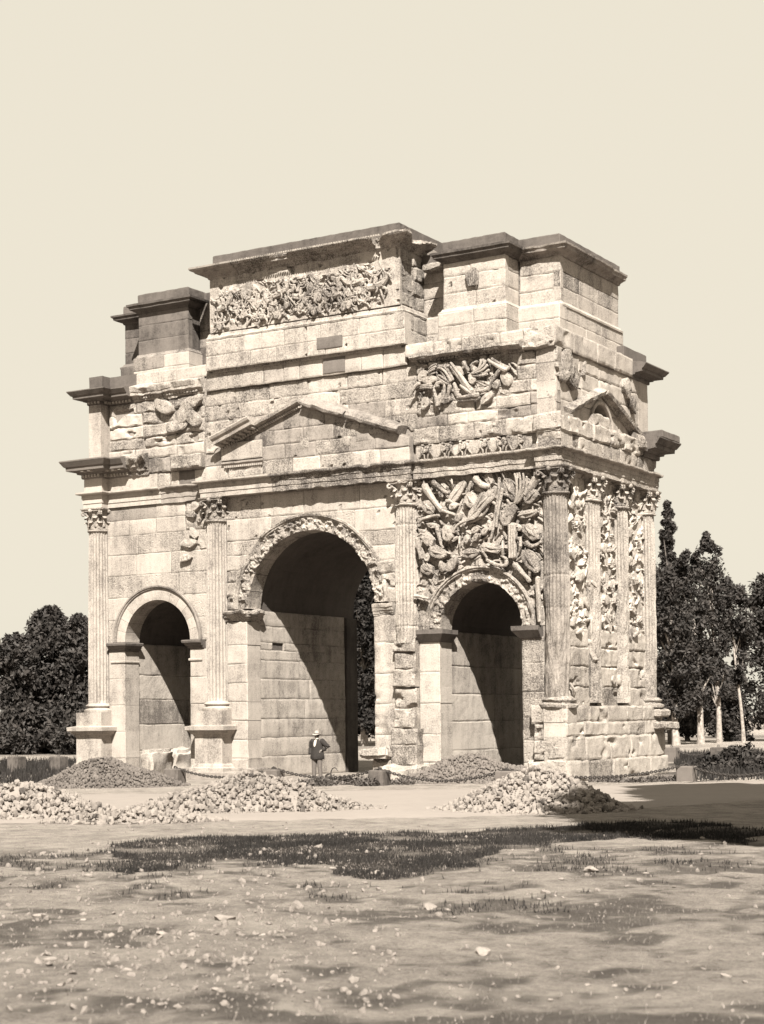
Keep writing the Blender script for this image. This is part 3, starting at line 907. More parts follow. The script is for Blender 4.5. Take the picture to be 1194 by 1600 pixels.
def rake(u0, z0, u1, z1, prof, mat, name, step=.1, erode=.01, chip=0, nplane=.30):
    """raking moulding: prof (out, h) with h square to the slope"""
    d = Vector((u1 - u0, z1 - z0)); L = d.length; d.normalize(); q = Vector((-d.y, d.x))
    if q.y < 0: q = -q
    k = max(2, int(L / step)); s = sd_()
    pr = np.array(prof); t = np.linspace(0, L, k)
    U = u0 + t[:, None] * d.x + pr[None, :, 1] * q.x; Z = z0 + t[:, None] * d.y + pr[None, :, 1] * q.y
    N = nplane + np.repeat(pr[None, :, 0], k, 0)
    e = fbm(U * 3.3, Z * 3.3, N * 3, s, 3)
    c = np.clip(fbm(U * 1.2, Z * 1.2, 3.0, s + 2, 2) * 2.4 - .1, 0, 1) * chip
    N = (N - nplane) * (1 - c) + nplane + e * erode; Z = Z + fbm(U * 3.3 + 7, Z * 3.3, N, s + 5, 3) * erode
    V = FRONT(U, Z, N).reshape(-1, 3)
    F = grid_faces(k, len(pr)).tolist()
    F.append(tuple(range(len(pr)))[::-1]); F.append(tuple((k - 1) * len(pr) + j for j in range(len(pr))))
    return mk(name, V, F, mat, arch)
rk_full = [(-.30, .0), (.05, .0), (.06, .10), (.14, .12), (.46, .15), (.48, .26), (.56, .32), (.60, .40), (.58, .44), (-.30, .50)]
rk_mid = [(-.30, .0), (.04, .0), (.06, .09), (.16, .11), (.26, .14), (.28, .22), (-.30, .34)]
rk_worn = [(-.30, .0), (.05, .02), (.26, .07), (.30, .15), (.22, .27), (.05, .34), (-.30, .40)]
r1 = rake(-3.35, 10.93, -1.75, 11.49, rk_full, 'restored', 'raking_cornice', erode=.012)
r2 = rake(-1.75, 11.49, .0, 12.10, rk_mid, 'worn', 'raking_cornice', erode=.03)
r3 = rake(.0, 12.10, 1.7, 11.51, rk_worn, 'mid', 'raking_cornice', erode=.07, chip=.35)
r4 = rake(1.75, 11.49, 3.75, 10.80, rk_worn, 'mid', 'raking_cornice', erode=.07, chip=.35)
def rake_bits(u0, z0, u1, z1, n, w, h, o0, o1, off, mat, parent, name):
    mb = MB(); d = Vector((u1 - u0, z1 - z0)); L = d.length; d.normalize(); q = Vector((-d.y, d.x))
    for i in range(n):
        t = L * (i + .5) / n
        V = []
        for nn_ in (o0, o1):
            for a, b in ((-w / 2, off), (w / 2, off), (w / 2, off + h), (-w / 2, off + h)):
                V.append(FRONT(u0 + d.x * (t + a) + q.x * b, z0 + d.y * (t + a) + q.y * b, .30 + nn_))
        mb.add(np.array(V), [(4, 5, 6, 7), (0, 1, 5, 4), (1, 2, 6, 5), (2, 3, 7, 6), (3, 0, 4, 7)])
    return mb.build(name, mat, parent)
rake_bits(-3.3, 10.95, -1.75, 11.49, 7, .11, .09, .05, .36, .06, 'restored', r1, 'modillion_row')
rake_bits(-3.3, 10.95, -1.75, 11.49, 16, .05, .07, .03, .11, -.02, 'restored', r1, 'dentil_band')
rake_bits(-1.75, 11.49, -.05, 12.08, 20, .05, .06, .03, .12, .0, 'restored', r2, 'dentil_band')

# ---- lower attic
above_ped = lambda u: np.where(np.abs(u) < 3.95, ped_l(u) + .30, 10.9)
rows(FRONT, -4.3, 4.25, [10.95, 11.5, 12.05, 12.58, 13.08], .02, .3, 'worn', front_wall, bl=1.35, low=above_ped, pits=.55, mats=['worn', 'worn', 'pale', 'worn', 'mid'])
# left panel: a battered relief
left_zs = [11.35, 11.75, 12.2, 12.65, 13.06]
rows(FRONT, -8.62, -4.3, left_zs, .04, .95, 'worn', front_wall, bl=1.25, mats=['worn', 'pale', 'worn'])
V, F = sweep([(-9.22, 7.2), (-9.22, -.42), (-8.66, -.42), (-8.66, .06)], [(0, 11.15), (0, 13.1)], step=.5, erode=.004, capends=False)
mk('corner_pilaster', V, F, 'restored', arch)
cp2 = [(-9.22, 7.2), (-9.22, -.42), (-8.62, -.42), (-8.62, -.02), (-7.45, -.02)]
V, F = sweep(cp2, [(a * .92, 13.06 + (b - 13.0) * .78) for a, b in cornice_prof(13.0)], step=.12, erode=.006)
uc = mk('upper_cornice', V, F, 'brown', arch)
dentils(cp2, 13.10, .05, .08, .08, .06, .15, 'restored', uc)
V, F = sweep([(-7.45, -.02), (-4.35, -.02)], [(a * .45, 13.06 + (b - 13.0) * .78) for a, b in cornice_prof(13.0)], step=.06, erode=.09, chip=.9)
uc2 = mk('upper_cornice', V, F, 'worn', arch)
dentils([(-7.3, -.02), (-4.5, -.02)], 13.16, .02, .08, .08, .07, .13, 'worn', uc2)
V, F = sweep([(-9.22, 7.1), (-9.22, -.42), (-8.58, -.42), (-8.58, .0), (-7.35, .0)], [(-.02, 13.64), (-.01, 14.10), (-.9, 14.12)], step=.2, erode=.01)
mk('cap_block', V, F, 'dark', arch)
course(FRONT, -7.35, -4.1, 13.66, 14.08, .02, .12, 'pale', front_wall, bl=1.3, mats=['pale', 'restored', 'brown'], depth=.9)

# the worn upper-cornice course, centre and right
course(FRONT, -4.15, 3.95, 13.10, 13.72, .14, .14, 'pale', front_wall, bl=.78, mats=['pale', 'pale', 'restored', 'worn'])
course(FRONT, 3.95, 8.3, 13.32, 13.72, .26, .5, 'pale', front_wall, bl=1.2, mats=['pale', 'worn'])
V, F = sweep([(4.2, -.02), (8.15, -.02)], [(-.1, 13.02), (.05, 13.03), (.06, 13.12), (.20, 13.14), (.36, 13.17), (.42, 13.24), (.40, 13.34), (-.1, 13.36)], step=.07, erode=.05, chip=.25)
nc = mk('upper_cornice', V, F, 'worn', arch)
dentils([(4.3, -.02), (7.4, -.02)], 13.08, .06, .09, .07, .20, .13, 'worn', nc, 'egg_moulding')
course(FRONT, 8.2, 9.3, 13.05, 13.72, .30, .7, 'worn', front_wall, bl=1.1, depth=.5)
course(SIDE, -.25, 5.9, 13.08, 13.72, .22, .4, 'restored', side_wall, bl=1.4, depth=.4)
# right panel courses below and beside the naval trophies
rows(FRONT, 4.25, 9.25, [10.98, 11.35, 11.75, 12.15], .10, .6, 'worn', front_wall, bl=1.0, mats=['worn', 'pale', 'worn', 'mid'], pits=.1)
rows(FRONT, 7.9, 9.28, [12.15, 12.6, 13.05], .10, .8, 'worn', front_wall, bl=.9)
rows(FRONT, 4.25, 7.9, [12.15, 12.6, 13.05], -.06, .4, 'carved', front_wall, bl=1.8)
# right flank of the lower attic: gable, niche, courses
nich = lambda a: np.sqrt(np.maximum(0, .80 ** 2 - (a - 3.30) ** 2))
gab = lambda u: np.where(u < 3.3, 10.95 + (u - .7) * 1.1 / 2.6, 12.05 - (u - 3.3) * 1.1 / 2.9)
nlow = lambda u: np.where(np.abs(u - 3.3) < .80, 10.98 + nich(u), 10.95)
rows(SIDE, -.1, 6.6, [10.95, 11.5, 12.05], .10, .35, 'restored', side_wall, bl=1.6, low=nlow, depth=.55)
rows(SIDE, -.1, 6.9, [12.05, 12.6, 13.08], .10, .35, 'restored', side_wall, bl=1.6, depth=.55)
def rake_side(u0, z0, u1, z1, prof, mat, name, nplane=.12, er=.02):
    d = Vector((u1 - u0, z1 - z0)); L = d.length; d.normalize(); q = Vector((-d.y, d.x))
    if q.y < 0: q = -q
    k = max(2, int(L / .1)); pr = np.array(prof); t = np.linspace(0, L, k); s = sd_()
    U = u0 + t[:, None] * d.x + pr[None, :, 1] * q.x; Z = z0 + t[:, None] * d.y + pr[None, :, 1] * q.y
    N = nplane + np.repeat(pr[None, :, 0], k, 0) + fbm(U * 3, Z * 3, 1.0, s, 3) * er
    Z = Z + fbm(U * 3, Z * 3, 5.0, s + 1, 3) * er
    V = SIDE(U, Z, N).reshape(-1, 3); F = grid_faces(k, len(pr)).tolist()
    F.append(tuple(range(len(pr)))[::-1]); F.append(tuple((k - 1) * len(pr) + j for j in range(len(pr))))
    return mk(name, V, F, mat, arch)
rs = [(-.2, 0), (.06, 0), (.08, .06), (.24, .10), (.28, .20), (.05, .32), (-.2, .34)]
rake_side(.55, 10.98, 3.3, 12.02, rs, 'worn', 'gable_moulding', er=.05)
rake_side(3.3, 12.02, 6.3, 10.92, rs, 'worn', 'gable_moulding', er=.03)
# arch band of the niche
nb = []
A = np.linspace(0, np.pi, 30)
for r_, n_ in ((.78, .05), (.78, .16), (.84, .19), (.90, .16), (.92, .05)):
    nb.append(SIDE(3.3 - r_ * np.cos(A), 10.98 + r_ * np.sin(A), n_ + 0 * A))
V = np.stack(nb, 1).reshape(-1, 3)
mk('niche_moulding', V, [f[::-1] for f in grid_faces(30, 5).tolist()], 'restored', arch)
block(SIDE, 2.55, 3.9, 10.9, 11.42, .18, .8, 'pale', side_wall)
# rear right corner: surviving pilaster and upper cornice
slab('corner_pilaster', 8.6, 9.22, 6.55, 7.42, 11.2, 13.1, 'restored', arch, res=.3, er=.01)
V, F = sweep([(9.22, 5.9), (9.22, 7.45), (8.2, 7.45)], [(a * .92, 13.06 + (b - 13.0) * .78) for a, b in cornice_prof(13.0)], step=.12, erode=.006)
mk('upper_cornice', V, F, 'brown', arch)
slab('cap_block', 8.3, 9.2, 5.4, 7.4, 13.66, 14.10, 'dark', arch, res=.2, er=.015)

# ---- upper attic: central block, side blocks, recessed body
mk('attic_core', *boxVF(-3.78, 3.78, -.2, 7.2, 13.68, 17.34), 'worn', arch)
mk('attic_core', *boxVF(-8.72, 8.72, 1.32, 5.9, 13.68, 16.5), 'worn', arch)
mk('attic_core', *boxVF(5.25, 7.35, .32, 1.5, 13.68, 16.6), 'worn', arch)
lc_ = mk('attic_core', *boxVF(-7.35, -5.25, .32, 1.5, 13.68, 16.6), 'brown', arch)
mk('attic_ledge', *boxVF(-9.0, 9.0, .10, 7.0, 13.55, 13.70), 'pale', arch)
attic = mk('upper_attic', *boxVF(-3.80, 3.80, -.22, 1.4, 13.70, 17.30), 'worn', arch)
# centre plinth
rows(FRONT, -4.0, 4.0, [13.76, 14.26, 14.80], .34, .12, 'pale', attic, bl=1.55, mats=['pale', 'pale', 'restored'], depth=.1, pits=.1)
block(FRONT, .62, 1.62, 13.95, 14.34, .365, .05, 'brown', attic, depth=.1)
block(FRONT, .72, 1.60, 13.16, 13.66, .165, .05, 'brown', front_wall)
V, F = sweep([(-3.96, 1.4), (-3.96, -.34), (3.96, -.34), (3.96, 1.4)], [(-.25, 14.78), (0, 14.80), (.02, 14.86), (-.03, 14.92), (-.05, 15.0), (-.12, 15.06), (-.25, 15.10)], step=.12, erode=.025, chip=.2)
mk('base_moulding', V, F, 'pale', arch)
CF = Frame((3.85, 0, 0), (0, 1, 0), (1, 0, 0))      # right flank of the central block
rows(CF, -.34, 1.3, [13.76, 14.26, 14.80], .13, .3, 'worn', attic, bl=.9)
rows(CF, -.28, 1.3, [15.05, 15.55, 16.05, 16.5, 16.95], -.02, .7, 'worn', attic, bl=.9)
# central cornice and dark capping
ccp = [(a, 16.93 + b) for a, b in ((-.2, 0), (.02, .0), (.05, .06), (.10, .08), (.13, .14), (.36, .20), (.38, .25), (.48, .28), (.52, .33), (.52, .39), (-.2, .44))]
V, F = sweep([(-3.85, 1.4), (-3.85, -.3), (-2.6, -.3)], ccp, step=.1, erode=.01)
k1 = mk('attic_cornice', V, F, 'mid', arch)
V, F = sweep([(-2.6, -.295), (3.0, -.295)], ccp, step=.06, erode=.045, chip=.35)
k2 = mk('attic_cornice', V, F, 'worn', arch)
dentils([(-2.6, -.3), (3.4, -.3)], 17.26, .47, .05, .06, .06, .095, 'worn', k2, 'egg_moulding')
V, F = sweep([(3.0, -.3), (3.85, -.3), (3.85, 1.3)], ccp, step=.06, erode=.09, chip=.8)
mk('attic_cornice', V, F, 'worn', arch)
slab('capping', -3.74, 3.80, -.26, 7.25, 17.34, 17.77, 'dark', arch, res=.12, er=.018, esc=5, bevel=.03)
slab('capping_course', 3.70, 3.84, .35, 7.0, 16.9, 17.36, 'mid', arch, res=.2, er=.03)

# side blocks and body, both sides
SF = Frame((7.4, 0, 0), (0, 1, 0), (1, 0, 0))       # flank of the right side block
SB = Frame((8.85, 0, 0), (0, 1, 0), (1, 0, 0))      # right end of the body
LF = Frame((-5.15, 0, 0), (0, 1, 0), (1, 0, 0))     # flank of the left side block, seen from the right
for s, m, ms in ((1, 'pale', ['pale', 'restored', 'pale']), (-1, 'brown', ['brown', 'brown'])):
    a, b = (5.15, 7.40) if s > 0 else (-7.40, -5.15)
    w = .22 if s > 0 else .05
    rows(FRONT, a, b, [14.72, 15.3, 15.85, 16.32], -.2, w, m, attic, bl=1.3 if s > 0 else 2.4, mats=ms, pits=.3 if s > 0 else 0)
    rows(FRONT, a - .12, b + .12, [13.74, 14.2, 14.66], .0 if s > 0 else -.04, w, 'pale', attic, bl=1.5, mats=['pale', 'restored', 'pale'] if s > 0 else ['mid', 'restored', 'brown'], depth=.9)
    V, F = sweep([(a, 1.4), (a, .2), (b, .2), (b, 1.4)], [(-.1, 14.60), (.10, 14.62), (.12, 14.68), (.06, 14.73), (.03, 14.80), (-.1, 14.84)], step=.12, erode=.012, chip=.1)
    mk('base_moulding', V, F, 'pale' if s > 0 else 'mid', arch)
    # cornice and cap
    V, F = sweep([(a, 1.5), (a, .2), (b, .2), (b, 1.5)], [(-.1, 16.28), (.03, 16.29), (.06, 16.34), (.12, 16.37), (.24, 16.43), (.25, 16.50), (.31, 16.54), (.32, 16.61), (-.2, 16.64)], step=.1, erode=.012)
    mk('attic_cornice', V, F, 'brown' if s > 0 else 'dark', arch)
    slab('capping', a - .02, b + .02, .16, 5.5, 16.60, 16.99, 'dark', arch, res=.12, er=.018, esc=5, bevel=.03)
    # the recessed body
    a2, b2 = (7.4, 8.85) if s > 0 else (-8.85, -7.4)
    rows(FRONT, a2, b2, [14.68, 15.22, 15.75, 16.28], -1.2, w, m, attic, bl=1.0 if s > 0 else 2.0, mats=ms, depth=.2)
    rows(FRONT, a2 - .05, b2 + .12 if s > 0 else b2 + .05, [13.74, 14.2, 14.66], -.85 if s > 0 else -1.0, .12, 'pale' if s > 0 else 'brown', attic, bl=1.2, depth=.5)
    g0, g1 = (3.85, 5.15) if s > 0 else (-5.15, -3.85)
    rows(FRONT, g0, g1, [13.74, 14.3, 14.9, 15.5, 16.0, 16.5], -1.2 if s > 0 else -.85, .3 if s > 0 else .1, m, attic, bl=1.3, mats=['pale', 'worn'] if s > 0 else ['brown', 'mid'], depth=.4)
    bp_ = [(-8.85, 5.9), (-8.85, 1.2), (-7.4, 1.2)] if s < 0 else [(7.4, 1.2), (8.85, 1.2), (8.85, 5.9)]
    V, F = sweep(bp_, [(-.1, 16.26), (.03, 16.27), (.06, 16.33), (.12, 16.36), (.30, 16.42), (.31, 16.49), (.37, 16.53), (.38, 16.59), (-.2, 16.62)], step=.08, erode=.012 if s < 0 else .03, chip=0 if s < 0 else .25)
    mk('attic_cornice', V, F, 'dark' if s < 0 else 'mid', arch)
    V, F = sweep(bp_, [(-.1, 14.60), (.13, 14.62), (.14, 14.68), (.07, 14.73), (.03, 14.80), (-.1, 14.84)], step=.15, erode=.01)
    mk('base_moulding', V, F, 'pale' if s > 0 else 'brown', arch)
slab('capping', -8.88, 8.88, 1.12, 5.95, 16.58, 16.955, 'dark', arch, res=.12, er=.018, esc=5, bevel=.03)
rows(SF, .2, 1.2, [14.72, 15.3, 15.85, 16.32], -.02, .25, 'pale', attic, bl=1.0, mats=['pale', 'worn'])
rows(LF, .2, 1.2, [14.72, 15.5, 16.32], -.02, .05, 'brown', attic, bl=1.0)
rows(SB, 1.2, 5.9, [14.72, 15.3, 15.8, 16.28], -.02, .10, 'restored', attic, bl=1.6, mats=['restored', 'worn'])
rows(SB, 1.0, 6.0, [13.74, 14.2, 14.66], .10, .12, 'pale', attic, bl=1.7, mats=['pale', 'restored'])
# scrap of cornice left in the right-hand recess
slab('cornice_scrap', 4.05, 5.0, .75, 1.3, 16.32, 16.56, 'worn', arch, res=.07, er=.06, bevel=.05, smooth=True)

# ------------------------------------------------------------------ carvings
def piece(mb, name, mat, parent, amp=.02, sc=4.5):
    mb.erode(amp, sc, sd_())
    mb.erode(min(.02, amp * .5), sc * 4.5, sd_(), 2)
    return mb.build(name, mat, parent, smooth=True)

# trophies of arms over the right-hand arch
tr_items = stamp_list(random.Random(91), 340, 4.2, 8.7, 5.2, 9.35, .08, .28, .05, .18)
def hf_tr(U, Z):
    return -.03 + stamps(U, Z, None, tr_items) + fbm(U * 2.2, Z * 2.2, 3.1, 61, 4) * .05 + fbm(U * 9, Z * 9, 1.2, 64, 3) * .016
trophy = relief_sheet(FRONT, 4.2, 8.73, 4.6, 9.36, hf_tr, .021, 'carved', arch, 'trophy_relief', depth=.05, low=lambda u: low_side(XS, .50)(u))
SH = [(5.73, 8.77, 1.04, 0.43, -128, 0),(6.29, 8.5, 0.52, 0.5, -47, 0),(6.71, 8.34, 1.46, 0.42, -138, 1),(7.67, 8.73, 0.85, 0.5, -53, 0),(7.61, 7.96, 0.78, 0.55, 57, 1),(8.44, 8.46, 0.56, 0.39, 41, 0),(4.72, 8.39, 0.61, 0.49, -44, 0),(8.38, 7.35, 0.69, 0.46, -42, 1),(8.38, 6.45, 0.94, 0.56, -54, 0),(4.67, 7.38, 0.54, 0.42, -50, 1),(5.04, 6.92, 0.75, 0.48, -18, 0),(5.46, 7.49, 0.56, 0.44, -76, 0),(6.21, 6.83, 0.65, 0.4, 1, 0),(6.98, 6.94, 0.81, 0.38, -10, 0),(5.57, 6.5, 0.6, 0.41, 50, 0),(4.61, 6.41, 0.49, 0.42, -27, 0),(8.28, 7.92, 0.74, 0.3, 7, 0),(6.63, 8.41, 0.7, 0.31, -123, 0),]
TU = [(((4.57, 9.1), (4.81, 8.72), (5.16, 8.28)), 0.11),(((4.93, 9.19), (5.23, 8.93), (5.47, 8.81)), 0.07),(((8.63, 9.01), (8.45, 8.77), (8.24, 8.51)), 0.12),(((4.33, 7.95), (4.69, 8.07), (5.11, 8.09)), 0.06),(((6.45, 9.19), (6.66, 8.98), (6.93, 8.89)), 0.1),(((4.35, 7.39), (4.4, 7.05), (4.48, 6.73)), 0.08),(((7.75, 7.6), (7.74, 7.13), (7.74, 6.59)), 0.13),(((7.79, 6.38), (8.04, 6.13), (8.32, 5.83)), 0.08),(((8.61, 5.91), (8.62, 5.26), (8.64, 4.56)), 0.08),(((7.28, 9.12), (7.21, 8.44), (6.96, 7.23)), 0.05),(((6.29, 9.09), (6.18, 8.76), (6.12, 8.72)), 0.05),(((4.21, 5.56), (4.54, 5.49), (4.71, 5.44)), 0.05),(((5.14, 8.26), (5.35, 8.2), (5.68, 8.08)), 0.06),(((8.21, 7.05), (8.42, 6.9), (8.73, 7.02)), 0.07),(((6.11, 7.86), (5.78, 7.69), (5.67, 7.5)), 0.05),(((5.02, 7.74), (5.12, 7.3), (5.23, 7.05)), 0.06),(((7.4, 8.76), (7.24, 8.06), (7.18, 7.59)), 0.05),(((7.53, 6.49), (7.37, 6.35), (6.84, 6.57)), 0.06),(((6.87, 8.28), (6.54, 7.92), (6.11, 7.81)), 0.05),]
HE = [(6.57, 8.01), (6.38, 7.55), (6.75, 7.48), (5.79, 7.97), (6.1, 7.26), (6.91, 7.66), (5.2, 8.79), (7.91, 7.54), (4.85, 7.8), (7.71, 8.22), (5.63, 8.37), (6.43, 7.31), (8.2, 6.31), (4.67, 6.79), (5.17, 6.47)]
PL = [((7.82, 8.3), (7.95, 8.72), (7.91, 9.19)), ((7.84, 8.3), (8.06, 8.71), (8.07, 9.2)), ((7.87, 8.3), (8.16, 8.7), (8.2, 9.17)), ((7.9, 8.3), (8.24, 8.65), (8.32, 9.06))]
for i, (u, z, L_, W_, ang, hx) in enumerate(SH):
    mb = MB(); mb.add(*domeVF(FRONT, u, z, .10 + .06 * (i % 3), L_ * .92, W_ * .80, .11, ang, boss=.03 if i % 4 == 0 else 0, hexa=bool(hx) or i % 2 == 1, ns=28))
    ca_, sa_ = math.cos(R(ang)) * L_ * .46, math.sin(R(ang)) * L_ * .46; nb_ = .21 + .06 * (i % 3)
    if i % 5 != 4: mb.add(*tube_in(FRONT, [(u - ca_, z - sa_, nb_ - .03), (u - ca_ * .4, z - sa_ * .4, nb_), (u, z, nb_ + .02), (u + ca_ * .4, z + sa_ * .4, nb_), (u + ca_, z + sa_, nb_ - .03)], [.018, .028, .05, .028, .018], 6))
    piece(mb, 'carved_shield', 'carved', trophy, .04, 3.0)
def curve3(p, n=9):
    p = np.array(p, float); t = np.linspace(0, 1, n)[:, None]
    if len(p) == 3: 
        c = 2 * p[1] - (p[0] + p[2]) / 2
        return (1 - t) ** 2 * p[0] + 2 * t * (1 - t) * c + t * t * p[2]
    k = np.linspace(0, 1, len(p))
    return np.stack([np.interp(t[:, 0], k, p[:, a]) for a in range(p.shape[1])], 1)
for i, (pp, r_) in enumerate(TU):
    q = curve3(pp); mb = MB()
    rr = np.linspace(r_ * 1.15, r_ * .8, len(q))
    mb.add(*tube_in(FRONT, [(a, b, .16 + .05 * (i % 3)) for a, b in q], rr, 10))
    if i == 6:                                  # the quiver: a bundle of shafts
        for k in (-1, 0, 1):
            mb.add(*tube_in(FRONT, [(a + k * .085, b, .27) for a, b in q], [.05] * len(q), 8))
    piece(mb, ['carved_horn', 'carved_spear', 'carved_sword'][i % 3], 'carved', trophy, .025)
for i, (u, z) in enumerate(HE):
    mb = MB(); mb.add(*domeVF(FRONT, u, z, .12, .24 + .06 * (i % 3), .20, .12, 20 * i, boss=.03, ns=14))
    piece(mb, 'carved_helmet', 'carved', trophy, .05, 4)
for pp in PL:
    q = curve3(pp); mb = MB(); mb.add(*tube_in(FRONT, [(a, b, .20 + .02 * j) for j, (a, b) in enumerate(q)], np.linspace(.05, .035, len(q)), 8))
    piece(mb, 'carved_plume', 'carved', trophy, .01)
rr_ = random.Random(5)
for i in range(40):                             # lesser lumps: straps, hilts, broken edges
    u = rr_.uniform(4.35, 8.6); z = rr_.uniform(6.0, 9.2)
    if (u - XS) ** 2 + (z - SS_) ** 2 < (RS + .62) ** 2: continue
    a = rr_.uniform(0, 180); L_ = rr_.uniform(.2, .55)
    du, dz = math.cos(R(a)) * L_ / 2, math.sin(R(a)) * L_ / 2
    mb = MB(); r_ = rr_.uniform(.022, .065)
    mb.add(*tube_in(FRONT, [(u - du, z - dz, .12), (u + dz * .2, z - du * .2, .22), (u + du, z + dz, .14)], [r_ * .7, r_, r_ * .8], 8))
    piece(mb, 'carved_strap', 'carved', trophy, .03)

# naval trophies in the right panel of the lower attic
FAN = [[((5.14, 12.92), (5.31, 12.67), (5.56, 12.33)), ((5.16, 12.6), (5.36, 12.49), (5.61, 12.28)), ((5.16, 12.82), (5.42, 12.71), (5.64, 12.34)), ((5.32, 12.9), (5.52, 12.69), (5.69, 12.38)), ((5.18, 12.51), (5.36, 12.37), (5.61, 12.23))], [((6.38, 12.55), (6.63, 12.66), (6.71, 12.92)), ((6.38, 12.53), (6.73, 12.65), (6.88, 12.85)), ((6.43, 12.5), (6.78, 12.57), (6.95, 12.71)), ((6.43, 12.47), (6.78, 12.48), (6.98, 12.57)), ((6.43, 12.43), (6.68, 12.41), (6.93, 12.44))], [((4.51, 12.35), (4.74, 12.35), (4.9, 12.36)), ((4.51, 12.3), (4.74, 12.29), (4.95, 12.28)), ((4.51, 12.24), (4.74, 12.23), (4.97, 12.2)), ((4.8, 12.87), (4.96, 12.94), (5.11, 12.97)), ((4.8, 12.78), (4.96, 12.85), (5.09, 12.89)), ((4.77, 12.69), (4.93, 12.76), (5.06, 12.8)), ((4.8, 12.59), (4.9, 12.66), (5.03, 12.7))], [((5.57, 12.87), (5.87, 12.52), (6.27, 11.98)), ((5.62, 12.95), (5.97, 12.51), (6.37, 11.95)), ((6.98, 12.88), (7.28, 12.67), (7.62, 12.48)), ((7.08, 12.92), (7.38, 12.7), (7.67, 12.52)), ((6.97, 11.91), (7.17, 12.24), (7.47, 12.6)), ((6.28, 12.61), (6.18, 12.8), (6.13, 12.89)), ((5.15, 11.65), (5.35, 11.9), (5.41, 12.3), (5.26, 12.38), (5.1, 12.33), (5.15, 12.24)), ((5.0, 12.16), (5.07, 11.93), (5.14, 11.61)), ((5.86, 11.8), (6.27, 11.8), (6.62, 11.81)), ((5.86, 11.71), (6.26, 11.71), (6.62, 11.72)), ((5.97, 12.19), (6.17, 12.04), (6.37, 11.88)), ((4.17, 12.07), (4.33, 12.28), (4.48, 12.4)), ((6.52, 11.95), (6.77, 11.93), (6.97, 12.0)), ((5.51, 11.88), (5.56, 12.06), (5.61, 12.19))]]
NSH = [(4.8, 12.5), (4.59, 12.66), (6.38, 12.37), (7.57, 12.24), (5.87, 12.65), (5.45, 11.8), (6.87, 11.7), (4.63, 11.75), (7.17, 12.11)]
nv_items = stamp_list(random.Random(23), 120, 4.3, 7.8, 11.7, 13.0, .09, .30, .05, .20)
naval = relief_sheet(FRONT, 4.26, 7.92, 11.5, 13.06, lambda U, Z: .0 + stamps(U, Z, None, nv_items) * np.clip((Z - 11.55) * 3, 0, 1) + fbm(U * 2, Z * 2, 2.2, 91, 4) * .06, .024, 'carved', arch, 'naval_relief', depth=.05)
for g, f in enumerate(FAN):
    for j, pp in enumerate(f):
        q = curve3(pp, 10 if len(pp) == 3 else 18); mb = MB()
        r0 = .035 if g < 2 else (.028 if g == 2 else .055)
        mb.add(*tube_in(FRONT, [(a, b, .20 + .03 * (j % 3) + (.03 * math.sin(3 * k / len(q)))) for k, (a, b) in enumerate(q)], np.linspace(r0 * .8, r0 * 1.5, len(q)), 8))
        piece(mb, ['carved_stern_rib', 'carved_stern_rib', 'carved_oar', 'carved_prow'][g], 'carved', naval, .012)
for i, (u, z) in enumerate(NSH):
    mb = MB(); mb.add(*domeVF(FRONT, u, z, .12, .5 - .06 * (i % 3), .30, .13, 37 * i, ns=16, boss=.02))
    piece(mb, 'carved_ram', 'carved', naval, .06, 3.5)

# battle scene on the central attic panel
bt_items = stamp_list(random.Random(17), 420, -3.3, 3.3, 15.25, 16.55, .06, .17, .04, .13)
def hf_bat(U, Z):
    n = .305 + fbm(U * 2.5, Z * 2.5, 1.1, 71, 4) * .03
    inside = np.clip(1 - np.abs((U - .0) / 3.35) ** 8, 0, 1) * np.clip((Z - 15.18) * 5, 0, 1) * np.clip((16.62 - Z + .03 * np.sin(U * 3)) * 5, 0, 1)
    n = n + inside * (stamps(U, Z, None, bt_items) + np.clip(fbm(U * 3.4, Z * 3.4, 6.6, 72, 3), -.3, 1) * .06 - .03)
    p = vn(U * 5.6, Z * 5.6, 4.4, 73)
    thr = .50 + .42 * inside
    n = n - np.clip((p - thr) * 9, 0, 1) * .09
    return n
battle = relief_sheet(FRONT, -3.83, 3.83, 15.06, 16.97, hf_bat, .022, 'pale', arch, 'battle_relief', depth=-.2)
def limb(mb, pts, r0, r1, n0=.36):
    q = curve3(pts, 7) if len(pts) == 3 else np.array(pts, float)
    mb.add(*tube_in(FRONT, [(a, b, n0) for a, b in q], np.linspace(r0, r1, len(q)), 7))
def soldier(u, z, s, f, lean, r):
    mb = MB()
    c, q = math.cos(lean), math.sin(lean)
    def P(x, y): return (u + s * (f * (x * c + y * q)), z + s * (-x * q + y * c))
    n = .37 + r.uniform(-.02, .03)
    limb(mb, [P(-.02, .42), P(.0, .62), P(.03, .80)], .10 * s, .13 * s, n)
    limb(mb, [P(.03, .42), P(.20, .28), P(.16, .0)], .075 * s, .045 * s, n)
    limb(mb, [P(-.05, .42), P(-.12, .22), P(-.30, .02)], .075 * s, .045 * s, n - .02)
    limb(mb, [P(.05, .80), P(.28, .86 + r.uniform(-.1, .15)), P(.42, 1.0 + r.uniform(-.2, .2))], .05 * s, .035 * s, n + .04)
    limb(mb, [P(-.02, .80), P(-.18, .68), P(-.05, .55)], .05 * s, .04 * s, n + .03)
    mb.add(*domeVF(FRONT, *P(.05, .97), n - .02, .20 * s, .18 * s, .13 * s, 0, ns=10))
    if r.random() < .55:
        mb.add(*domeVF(FRONT, *P(-.12 if r.random() < .5 else .2, .62), n + .03, .46 * s, .30 * s, .06, 70 + 30 * r.random(), ns=14, boss=.02))
    piece(mb, 'carved_soldier', 'worn', battle, .022, 5)
